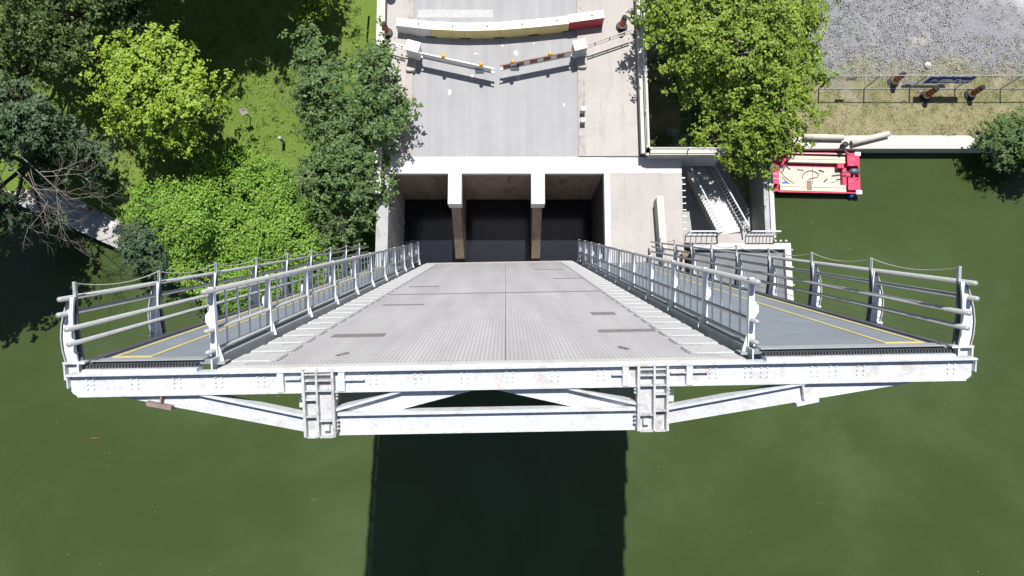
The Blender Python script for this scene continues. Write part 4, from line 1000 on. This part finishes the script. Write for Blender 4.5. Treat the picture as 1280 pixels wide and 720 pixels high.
# ------------------------------------------------------------------ vegetation
def leaves_obj(name, C, Nn, size, mat, parent=None, aspect=0.6):
    n = len(C)
    r = RNG.normal(size=(n, 3)); Nn = Nn / np.linalg.norm(Nn, axis=1, keepdims=True)
    t1 = r - Nn * np.sum(r * Nn, axis=1, keepdims=True); t1 /= np.linalg.norm(t1, axis=1, keepdims=True)
    t2 = np.cross(Nn, t1); L = size[:, None]
    V = np.stack([C - t1 * L * 0.5, C + t2 * L * aspect * 0.5 - Nn * L * 0.07, C + t1 * L * 0.5, C - t2 * L * aspect * 0.5 - Nn * L * 0.07], axis=1).reshape(-1, 3)
    me = bpy.data.meshes.new(name); me.vertices.add(4 * n); me.vertices.foreach_set('co', V.astype(np.float32).ravel())
    me.loops.add(4 * n); me.loops.foreach_set('vertex_index', np.arange(4 * n, dtype=np.int32))
    me.polygons.add(n); me.polygons.foreach_set('loop_start', np.arange(0, 4 * n, 4, dtype=np.int32)); me.polygons.foreach_set('loop_total', np.full(n, 4, dtype=np.int32))
    me.materials.append(mat); me.update(calc_edges=True)
    o = bpy.data.objects.new(name, me); COL.objects.link(o)
    if parent: o.parent = parent
    return o

def limb(b, p0, p1, r0, r1, bend=0.12, n=5, seg=7):
    p0, p1 = Vector(p0), Vector(p1); L = (p1 - p0).length; pts = []; rs = []
    j = Vector((random.uniform(-1, 1), random.uniform(-1, 1), random.uniform(-0.2, 0.6))) * L * bend
    for i in range(n + 1):
        t = i / n; pts.append(p0.lerp(p1, t) + j * (4 * t * (1 - t)) * 0.6 + Vector((random.uniform(-1, 1), random.uniform(-1, 1), 0)) * L * 0.015)
        rs.append(r0 + (r1 - r0) * t)
    b.tube(pts, rs, seg); return pts

def twigs(b, p, d, L, r, depth):
    p = Vector(p); d = Vector(d).normalized(); n = 4; pts = [p.copy()]
    for i in range(n):
        d = (d + Vector((random.gauss(0, 0.13), random.gauss(0, 0.13), random.gauss(0, 0.07)))).normalized(); p = p + d * L / n; pts.append(p.copy())
        if depth and random.random() < 0.85:
            s = random.choice((-1, 1)); sd_ = Vector((-d.y, d.x, 0)) * s
            twigs(b, p, d * 0.8 + sd_ * random.uniform(0.4, 0.9) + Vector((0, 0, random.uniform(-0.2, 0.3))), L * random.uniform(0.4, 0.62), r * 0.55, depth - 1)
    b.tube(pts, [r * (1 - 0.75 * i / n) for i in range(n + 1)], 5)

def tree(name, label, base, blobs, mat, nclump, per, clump_r, leaf, cat='tree', trunk_r=0.22, flat=0.55, shell=0.5, group=None, dead=None):
    """blobs: (px, py, z, rx, ry, rz) in picture position at height z with metre radii"""
    bz = Vector(base); root = empty(name, bz, label, cat, group); root.location = (0, 0, 0)
    E = []
    for px, py, z, rx, ry, rz in blobs:
        c = P(px, py, z); E.append((np.array(c), np.array((rx, ry, rz))))
    wts = np.array([e[1][0] * e[1][1] for e in E]); wts = wts / wts.sum()
    CC, NN, SS = [], [], []; tips = []
    for e, wgt in zip(E, wts):
        m = max(4, int(nclump * wgt))
        u = RNG.normal(size=(m, 3)); u /= np.linalg.norm(u, axis=1, keepdims=True)
        u[:, 2] = np.where(u[:, 2] < -0.35, -u[:, 2], u[:, 2])
        rad = shell + (1 - shell) * RNG.random(m) ** 0.6; rad *= 1 + 0.16 * RNG.normal(size=m)
        c = e[0] + u * e[1] * rad[:, None]; tips.append(c)
        for ci, ui in zip(c, u):
            ns_ = RNG.integers(4, 8); br = clump_r * RNG.uniform(0.8, 1.5)
            for _ in range(ns_):
                sp = RNG.normal(size=3) * np.array((br, br, br * flat)) * 0.75
                k = max(5, int(per / 5.5 * RNG.uniform(0.5, 1.4))); cr = clump_r * RNG.uniform(0.36, 0.68)
                p = RNG.normal(size=(k, 3)) * np.array((cr, cr, cr * 0.4)) * 0.55
                tilt = np.array((0, 0, 0.8)) + 0.35 * ui + RNG.normal(size=3) * 0.25
                CC.append(ci + sp + p); NN.append(tilt + 0.4 * p / cr + RNG.normal(size=(k, 3)) * 0.34)
                SS.append(leaf * RNG.uniform(0.65, 1.3, size=k))
    C = np.concatenate(CC); leaves_obj('crown', C, np.concatenate(NN), np.concatenate(SS), mat, root)
    b = MB(); top = Vector(np.average([e[0] for e in E], axis=0, weights=wts)); fork = bz.lerp(top, 0.5); fork.z = bz.z + (top.z - bz.z) * 0.55
    limb(b, bz - Vector((0, 0, 0.2)), fork, trunk_r, trunk_r * 0.72, 0.04, 6, 10)
    for e, c in zip(E, tips):
        hub = Vector(e[0]); hub.z -= e[1][2] * 0.35
        limb(b, fork, hub, trunk_r * 0.55, trunk_r * 0.3, 0.1)
        for ci in c[::max(1, len(c) // 16)]: limb(b, hub, ci, trunk_r * 0.24, 0.018, 0.1, 4, 5)
    b.build('trunk', M['bark'], root, smooth=True)
    if dead:
        for (px, py, z), (qx, qy, qz), L, r, dep in dead:
            b = MB(); a = P(px, py, z); c = P(qx, qy, qz); twigs(b, a, c - a, L, r * 0.75, dep); b.build('dead_branch', M['dead_wood'], root)
    return root

def on(px, py, f=zl, z0=-4.0):
    z = z0
    for _ in range(6):
        q = P(px, py, z); z = f(q.x, q.y)
    return Vector((q.x, q.y, z))

# bright lime maple
tree('maple_tree', 'bright lime green rounded tree standing on the lawn beside the dark trees', on(222, 178),
     [(200, 108, 0.3, 3.0, 2.6, 2.0), (180, 85, 0.5, 1.9, 1.7, 1.5), (230, 120, 0.2, 1.9, 2.0, 1.5), (175, 140, -0.8, 1.8, 1.6, 1.3), (210, 160, -1.0, 1.8, 1.3, 1.2), (205, 70, 0.8, 1.4, 1.2, 1.1)],
     M['leaf_lime'], 230, 95, 0.44, 0.2, trunk_r=0.2, flat=0.45, shell=0.7)
# dark tree leaning over the road edge
tree('ash_tree', 'dark green two-topped tree with bare twigs overhanging the left road edge', on(450, 300),
     [(472, 100, 2.2, 1.1, 1.7, 1.4), (478, 150, 1.6, 1.5, 1.6, 1.5), (402, 105, 1.6, 1.3, 1.9, 1.3), (445, 160, 0.8, 1.4, 1.6, 1.4), (450, 225, 0.2, 1.6, 1.6, 1.4), (400, 150, 0.8, 1.2, 1.4, 1.3), (440, 200, 0.5, 2.0, 1.9, 1.7), (400, 230, -0.6, 1.4, 1.5, 1.3), (460, 250, -0.8, 1.2, 1.6, 1.3), (430, 290, -2.2, 1.5, 0.9, 1.2), (390, 60, 2.0, 0.7, 1.1, 0.8), (500, 140, 1.6, 0.6, 0.5, 0.5), (468, 68, 2.4, 0.6, 0.7, 0.7)],
     M['leaf_green'], 460, 75, 0.38, 0.2, trunk_r=0.2,
     dead=[((410, 235, 0.4), (352, 205, 0.8), 1.9, 0.03, 3), ((420, 215, 0.6), (425, 160, 1.2), 1.6, 0.03, 3), ((425, 270, -0.6), (372, 300, -0.6), 2.0, 0.03, 3), ((395, 140, 1.0), (345, 95, 1.2), 2.2, 0.03, 2), ((420, 130, 1.2), (432, 75, 1.2), 1.8, 0.025, 2), ((420, 255, -0.3), (435, 300, -1.0), 1.5, 0.03, 3)])
# left tree with a dead crown over the water
tree('poplar_tree', 'blue green tree at the left edge with bare dead limbs hanging over the water', on(45, 215),
     [(40, 165, 0.8, 2.2, 1.5, 1.5), (72, 188, -1.2, 1.9, 1.6, 1.3), (20, 130, 1.2, 1.4, 1.2, 1.1), (116, 200, -3.0, 1.2, 1.3, 1.0), (62, 222, -2.6, 1.4, 0.9, 0.9), (-30, 180, 1.0, 2.0, 2.2, 1.6), (5, 270, -1.5, 1.2, 1.0, 0.8), (60, 285, -2.2, 0.6, 0.7, 0.5), (-40, 270, -1, 1.6, 1.5, 1.2)],
     M['leaf_blue'], 330, 75, 0.4, 0.2, trunk_r=0.24,
     dead=[((-5, 185, 2.0), (60, 240, 1.6), 4.2, 0.06, 4), ((20, 190, 1.6), (95, 250, 0.6), 4.0, 0.055, 4), ((35, 215, 0.8), (85, 305, -1.0), 3.8, 0.05, 4), ((-10, 205, 1.6), (30, 300, 0), 3.8, 0.05, 3), ((50, 215, 0.8), (100, 222, 0.6), 2.6, 0.04, 3)])
# dark trees in the upper left corner
tree('dark_tree', 'dark shaded tree filling the top left corner of the lawn', on(50, 70),
     [(20, 30, 1.5, 2.4, 2.2, 1.8), (80, 60, 0.6, 2.2, 1.8, 1.6), (95, 15, 1.5, 2.0, 1.6, 1.5), (25, 90, 0.2, 2.0, 1.3, 1.4), (-40, 60, 1.5, 2.4, 2.6, 2.0), (50, -30, 2, 2.6, 2.2, 2.0)],
     M['leaf_dark'], 210, 70, 0.42, 0.2, trunk_r=0.25, shell=0.6)
tree('dark_tree', 'dark leafy tree at the top edge just above the lime green tree', on(165, 40),
     [(165, 15, 0.2, 1.7, 1.6, 1.3), (135, -20, 1.5, 2.2, 1.8, 1.6), (190, -20, 1.2, 2.0, 1.6, 1.5)],
     M['leaf_dark'], 110, 65, 0.42, 0.2, trunk_r=0.2, shell=0.6)
# taller trees past the top edge: they shade the upper lawn
tree('tall_tree', 'tall dense tree beyond the top edge shading the lawn behind the lime tree', on(270, -120),
     [(235, -150, 5, 3.4, 2.9, 3.0), (320, -160, 5, 3.0, 3.0, 3.0), (150, -150, 5, 3.6, 3.2, 3.0), (280, -85, 2.5, 2.6, 1.6, 2.0), (355, -110, 2.5, 1.6, 1.6, 2.0), (195, -100, 2.5, 2.6, 1.6, 2.0)],
     M['leaf_dark'], 560, 60, 0.65, 0.36, trunk_r=0.35, shell=0.2)
tree('tall_tree', 'tall dense tree beyond the top left corner shading the corner tree', on(60, -120),
     [(60, -170, 5, 3.6, 3.0, 3.0), (-40, -150, 5, 3.6, 3.0, 3.0), (20, -100, 3, 3.0, 1.8, 2.2)],
     M['leaf_dark'], 360, 60, 0.65, 0.36, trunk_r=0.35, shell=0.2)
tree('tall_tree', 'tall tree past the left edge casting shade over the quay path and water', on(-90, 215),
     [(-105, 170, 4.5, 3.0, 2.6, 2.6), (-60, 215, 3.0, 2.0, 2.0, 2.0), (-130, 250, 3.0, 2.6, 2.2, 2.4)],
     M['leaf_blue'], 330, 60, 0.6, 0.34, trunk_r=0.3, shell=0.3)
tree('young_tree', 'small bright green tree with thin stem at the top edge beside the left parapet', on(392, 40),
     [(392, 10, -1.0, 0.8, 0.9, 0.9), (378, -8, -0.6, 0.9, 0.8, 0.8), (405, -4, -0.6, 0.7, 0.8, 0.8)],
     M['leaf_mid'], 60, 60, 0.32, 0.17, trunk_r=0.08)
# big tree right of the road
tree('broadleaf_tree', 'big bright green spreading tree between the right parapet and the gravel lot', on(935, 130, zr),
     [(920, 60, 2.6, 3.2, 3.0, 2.2), (960, 130, 1.6, 2.6, 2.6, 2.0), (880, 25, 2.4, 2.4, 2.0, 1.8), (975, 40, 1.6, 2.1, 2.2, 1.7), (925, 165, 1.0, 2.2, 1.6, 1.5), (870, 75, 1.2, 1.8, 1.6, 1.4), (965, 190, 0.2, 1.4, 0.9, 0.9), (995, 85, 0.6, 1.4, 1.4, 1.2), (900, -30, 2.4, 3.0, 1.8, 1.8), (980, 5, 1.4, 1.8, 1.6, 1.2), (885, 112, 1.2, 1.5, 1.1, 1.0), (932, 205, 0.2, 0.7, 0.7, 0.6), (814, -8, 3.6, 0.8, 1.3, 0.7), (822, 40, 2.6, 0.7, 0.9, 0.7)],
     M['leaf_mid'], 560, 100, 0.46, 0.2, trunk_r=0.32, flat=0.45, shell=0.65)
tree('understorey_tree', 'darker green low tree growing under the big bright tree against the parapet', on(850, 120, zr),
     [(835, 30, -0.5, 1.6, 2.0, 1.4), (845, 85, -1.2, 1.5, 1.5, 1.2), (855, 130, -1.8, 1.3, 1.0, 1.0), (870, 165, -2.2, 1.2, 0.9, 0.8), (830, -15, 0, 1.8, 1.4, 1.2)],
     M['leaf_green'], 190, 70, 0.4, 0.18, trunk_r=0.14)

def bush(name, label, blobs, base, mat, ncl, per, cr, leaf, cat='bush'):
    return tree(name, label, base, blobs, mat, ncl, per, cr, leaf, cat, trunk_r=0.07, flat=0.8, shell=0.75)
bush('round_bush', 'dark green round bush at the water edge beside the quay path', [(187, 312, -3.9, 1.5, 1.5, 1.3), (200, 325, -4.2, 1.3, 1.2, 1.0), (175, 300, -4.2, 1.1, 1.1, 0.9)], on(190, 318), M['leaf_blue'], 230, 85, 0.25, 0.13)
bush('round_bush', 'round green bush hanging over the quay at the right edge of the picture', [(1258, 178, -4.2, 1.6, 1.5, 1.2), (1290, 180, -4.0, 1.7, 1.8, 1.3)], on(1262, 176, lambda x, y: -5.1), M['leaf_green'], 260, 80, 0.28, 0.14)
bush('weed_clump', 'low weeds beside the parapet under the right tree', [(822, 175, -3.2, 0.7, 0.35, 0.3), (838, 178, -3.2, 0.6, 0.35, 0.3)], on(830, 180, zr), M['leaf_green'], 30, 40, 0.2, 0.12)

# wild vine thicket on the left bank
def inside(poly, x, y):
    c = False; j = len(poly) - 1
    for i in range(len(poly)):
        xi, yi = poly[i]; xj, yj = poly[j]
        if (yi > y) != (yj > y) and x < (xj - xi) * (y - yi) / (yj - yi) + xi: c = not c
        j = i
    return c
thick = [(150, 268), (165, 238), (205, 228), (240, 205), (290, 182), (335, 195), (372, 215), (402, 240), (470, 262), (492, 300), (470, 360), (430, 392), (330, 402), (270, 385), (215, 345), (205, 300), (172, 282)]
vt = empty('vine_thicket', (0, 0, 0), 'broad bright green vine thicket covering the bank left of the bridge', 'shrub')
bumps = [(random.uniform(160, 480), random.uniform(190, 400), random.uniform(14, 34), random.uniform(0.3, 0.9)) for _ in range(70)]
def thick_h(px, py):
    return 0.9 + sum(a * math.exp(-((px - x) ** 2 + (py - y) ** 2) / (r * r)) for x, y, r, a in bumps) * 0.85
CC, NN, SS = [], [], []
cnt = 0
while cnt < 1150:
    px, py = random.uniform(160, 495), random.uniform(180, 405)
    if not inside(thick, px, py): continue
    cnt += 1
    h = thick_h(px, py); c = np.array(P(px, py, -5.0 + h)); k = int(RNG.uniform(26, 52)); cr = RNG.uniform(0.22, 0.42)
    p = RNG.normal(size=(k, 3)) * np.array((cr, cr, cr * 0.5)) * 0.7; c[2] += RNG.normal() * 0.13
    CC.append(c + p); NN.append(np.array((0, 0.1, 0.9)) + p / cr * 0.5 + RNG.normal(size=(k, 3)) * 0.4); SS.append(RNG.uniform(0.1, 0.2, size=k))
leaves_obj('foliage', np.concatenate(CC), np.concatenate(NN), np.concatenate(SS), M['leaf_vine'], vt, aspect=0.8)
b = MB()
for k in range(60):
    while True:
        px, py = random.uniform(170, 485), random.uniform(190, 395)
        if inside(thick, px, py): break
    q = P(px, py, -5.2); limb(b, (q.x, q.y, -5.6), (q.x + random.uniform(-0.6, 0.6), q.y + random.uniform(-0.5, 0.5), -5.0 + thick_h(px, py)), 0.04, 0.012, 0.15, 4, 5)
b.build('woody_stems', M['bark'], vt)['kind'] = 'stuff'

# ------------------------------------------------------------------ park sign, post, person
q = on(313, 147)
ps = empty('park_sign', q, 'small pale sign board on a dark post standing in the lawn', 'sign', None, 0.35); ps.scale = (0.7, 0.7, 1)
b = MB(); b.tube([(0, 0, -0.1), (0, 0, 1.15)], 0.05, 8); b.build('post', M['dark_steel'], ps)
b = MB(); b.box(-0.3, 0.3, -0.34, 0.16, -0.02, 0.02, Matrix.Translation((0, 0, 1.2)) @ Matrix.Rotation(R(28), 4, 'X')); b.build('board', M['concrete'], ps, bevel=0.01)
b = MB(); b.box(-0.12, 0.22, -0.04, 0.13, 0.021, 0.026, Matrix.Translation((0, 0, 1.2)) @ Matrix.Rotation(R(28), 4, 'X')); b.build('printed_panel', M['stone_brown'], ps)
q = on(355, 178); b = MB(); b.lathe([(0.1, -0.1), (0.1, 0.85), (0.07, 0.9), (0.02, 0.93)], 12, tuple(q)); tag(b.build('short_post', M['concrete_white']), 'short white post in the lawn near the dark tree', 'post')

def skin_mesh(name, verts, edges, radii, mat, parent, root_i=0, sub=2):
    me = bpy.data.meshes.new(name); me.from_pydata(verts, edges, []); o = bpy.data.objects.new(name, me); COL.objects.link(o); o.parent = parent
    sk = o.modifiers.new('skin', 'SKIN'); sk.use_smooth_shade = True
    ss = o.modifiers.new('sub', 'SUBSURF'); ss.levels = sub; ss.render_levels = sub
    if not me.skin_vertices: me.attributes  # layer is created with the modifier below
    bpy.context.view_layer.update()
    lay = me.skin_vertices[0] if me.skin_vertices else None
    if lay:
        for i, r in enumerate(radii): lay.data[i].radius = (r, r) if not isinstance(r, tuple) else r
        lay.data[root_i].use_root = True
    me.materials.append(mat); return o
q = P(124, 266, QUAY_L + 0.06)
pe = empty('person', (q.x, q.y, QUAY_L + 0.05), 'person in white cap, maroon top and grey trousers standing on the shaded quay path', 'person', None, R(150))
hd = MB()
# body as one continuous skinned figure with arms, hands and fingers
V = [(0, 0, 0.93), (0, 0.01, 1.12), (0, 0.0, 1.32), (0, 0.0, 1.44), (0, -0.01, 1.52), (0, -0.02, 1.6), (0, -0.02, 1.69)]
Rr = [(0.15, 0.11), (0.14, 0.1), (0.17, 0.11), (0.1, 0.08), (0.055, 0.055), (0.085, 0.1), (0.07, 0.08)]
Ed = [(i, i + 1) for i in range(6)]
def chain(start, pts, rs):
    i = start
    for p, r in zip(pts, rs): V.append(p); Rr.append((r, r)); Ed.append((i, len(V) - 1)); i = len(V) - 1
    return i
for s in (-1, 1):
    chain(0, [(s * 0.1, 0, 0.88), (s * 0.11, -0.02, 0.5), (s * 0.12, 0.03, 0.1), (s * 0.13, -0.1, 0.04)], [0.09, 0.062, 0.045, 0.04])
for s in (-1, 1):
    if s < 0: pts = [(s * 0.19, 0, 1.4), (s * 0.36, 0.06, 1.18), (s * 0.22, -0.08, 1.02)]
    else: pts = [(s * 0.19, 0, 1.4), (s * 0.25, 0.02, 1.12), (s * 0.27, -0.04, 0.88)]
    wr = chain(3, pts, [0.06, 0.044, 0.03]); w_ = Vector(V[wr]); d = Vector((-s * 0.06, -0.03, -0.06)) if s < 0 else Vector((0, -0.02, -0.08))
    pm_ = chain(wr, [tuple(w_ + d)], [0.034]); pq = Vector(V[pm_])
    for k in range(4):
        o_ = Vector((0, -0.03 + 0.02 * k, 0)); chain(pm_, [tuple(pq + d * 0.45 + o_), tuple(pq + d * (0.9 - 0.1 * abs(k - 1)) + o_ * 1.2 + Vector((0.01, 0, 0)))], [0.009, 0.008])
    chain(wr, [tuple(w_ + d * 0.5 + Vector((0, -0.04, 0))), tuple(w_ + d * 0.9 + Vector((0, -0.065, 0)))], [0.011, 0.009])
bo_ = skin_mesh('body', V, Ed, Rr, M['skin'], pe)
skin_mesh('shirt', [(0, 0, 0.95), (0, 0.01, 1.12), (0, 0, 1.32), (0, 0, 1.43), (-0.19, 0, 1.4), (-0.3, 0.04, 1.26), (0.19, 0, 1.4), (0.23, 0.01, 1.22)], [(0, 1), (1, 2), (2, 3), (3, 4), (4, 5), (3, 6), (6, 7)], [(0.175, 0.135), (0.165, 0.125), (0.195, 0.135), (0.125, 0.1), (0.08, 0.08), (0.065, 0.065), (0.08, 0.08), (0.065, 0.065)], M['maroon'], pe)
skin_mesh('trousers', [(0, 0, 0.97), (0.1, 0, 0.86), (0.11, -0.02, 0.5), (0.12, 0.03, 0.12), (-0.1, 0, 0.86), (-0.11, -0.02, 0.5), (-0.12, 0.03, 0.12)], [(0, 1), (1, 2), (2, 3), (0, 4), (4, 5), (5, 6)], [(0.165, 0.125), 0.105, 0.08, 0.065, 0.105, 0.08, 0.065], M['trousers'], pe)
b = MB(); b.lathe([(0.112, 0.0), (0.115, 0.05), (0.09, 0.1), (0.04, 0.125), (0.005, 0.13)], 18, (0, -0.02, 1.645)); b.prism([(0.09, -0.1, 1.645), (0.06, -0.22, 1.63), (-0.06, -0.22, 1.63), (-0.09, -0.1, 1.645)], (0, 0, 0.015)); b.build('cap', M['white_cloth'], pe, smooth=True)
for s in (-1, 1):
    b = MB(); b.sphere((s * 0.13, -0.05, 0.045), 0.06, 10, 8, (0.8, 2.2, 0.8)); b.build('shoe', M['rubber'], pe, smooth=True)
b = MB(); b.sphere((0, -0.125, 1.6), 0.018, 8, 6, (0.8, 1.2, 1.3)); b.build('nose', M['skin'], pe)
b = MB(); b.sphere((0, 0.045, 1.6), 0.085, 10, 8, (1, 0.75, 1.0)); b.build('hair', M['hair'], pe)

# ------------------------------------------------------------------ grass tufts, verge tufts, stones: nobody could count them
def tufts(name, label, cat, n, pick, f, mat, lo, hi, asp=0.22):
    C = []
    while len(C) < n:
        px, py = pick()
        q = on(px, py, f)
        for _ in range(random.randint(6, 16)): C.append((q.x + random.gauss(0, 0.12), q.y + random.gauss(0, 0.12), q.z + random.uniform(0.02, 0.12)))
    C = np.array(C); m = len(C)
    o = leaves_obj(name, C, np.array((0, 0, 0.5)) + RNG.normal(size=(m, 3)) * 0.55, RNG.uniform(lo, hi, size=m), mat, None, asp)
    tag(o, label, cat); o['kind'] = 'stuff'; return o
M['blade'] = leaf_mat('grass_blade', (0.075, 0.135, 0.02), (0.17, 0.265, 0.05), (0.31, 0.39, 0.11))
M['dry_blade'] = leaf_mat('dry_blade', (0.14, 0.14, 0.06), (0.3, 0.27, 0.15), (0.42, 0.38, 0.24))
lumps = [(random.uniform(130, 455), random.uniform(-20, 300), random.uniform(10, 45)) for _ in range(60)]
def pick_lawn():
    while True:
        if random.random() < 0.7:
            x, y, r = random.choice(lumps); px, py = random.gauss(x, r), random.gauss(y, r)
        else: px, py = random.uniform(130, 455), random.uniform(-20, 300)
        if px < 452 and py > -30 and py < 300 and py - 0.45 * (px - 128) < 262 + 0 and px > 60: return px, py
tufts('grass_tufts', 'rough tufts of green grass over the left bank lawn', 'grass', 19000, pick_lawn, zl, M['blade'], 0.08, 0.26)
def pick_verge():
    while True:
        px, py = random.uniform(1000, 1300), 172 - abs(random.gauss(0, 55))
        if py > 20: return px, py
tufts('verge_tufts', 'dry straw coloured tufts along the fence and gravel edge', 'grass', 7000, pick_verge, zr, M['dry_blade'], 0.06, 0.18)

M['stone_bits'] = leaf_mat('stone_bits', (0.15, 0.15, 0.16), (0.29, 0.29, 0.31), (0.48, 0.48, 0.49), 0.0)
def pick_gravel():
    while True:
        px, py = random.uniform(985, 1300), random.uniform(-20, 100)
        if random.random() < 0.25 + 0.75 * (px < 1190 or py > 45): return px, py
tufts('gravel_stones', 'loose grey stones strewn over the gravel lot', 'gravel', 18000, pick_gravel, zr, M['stone_bits'], 0.04, 0.1, 0.8)
def pick_weed():
    return (random.uniform(1000, 1290), random.uniform(-10, 95)) if random.random() < 0.5 else (random.gauss(1060, 40), random.gauss(50, 25))
tufts('weed_sprigs', 'sparse green weeds coming through the gravel lot', 'weeds', 1800, pick_weed, zr, M['blade'], 0.05, 0.14)

def pick_water():
    while True:
        px, py = random.choice(((random.uniform(960, 1270), random.uniform(200, 330)), (random.uniform(10, 430), random.uniform(440, 715)), (random.uniform(800, 1270), random.uniform(500, 715))))
        return px, py
C = []
for _ in range(45):
    q = P(*pick_water(), WATER)
    for _ in range(random.choice((1, 1, 1, 2, 4))): C.append((q.x + random.gauss(0, 0.15), q.y + random.gauss(0, 0.08), WATER + 0.012))
C = np.array(C)
M['flotsam'] = leaf_mat('flotsam', (0.06, 0.08, 0.03), (0.14, 0.16, 0.08), (0.28, 0.29, 0.2), 0.0)
o = leaves_obj('floating_bits', C, np.array((0, 0, 1.0)) + RNG.normal(size=(len(C), 3)) * 0.05, RNG.uniform(0.04, 0.09, size=len(C)), M['flotsam'], None, 0.6)
tag(o, 'tiny floating leaves and bits scattered on the green water', 'debris'); o['kind'] = 'stuff'
q = P(119, 548, WATER)
b = MB(); b.tube([(q.x - 0.35, q.y + 0.03, WATER), (q.x, q.y, WATER + 0.03), (q.x + 0.3, q.y - 0.02, WATER)], [0.03, 0.07, 0.03], 7)
tag(b.build('drift_wood', M['bark'], smooth=True), 'small dark piece of driftwood floating left below the bridge', 'driftwood')
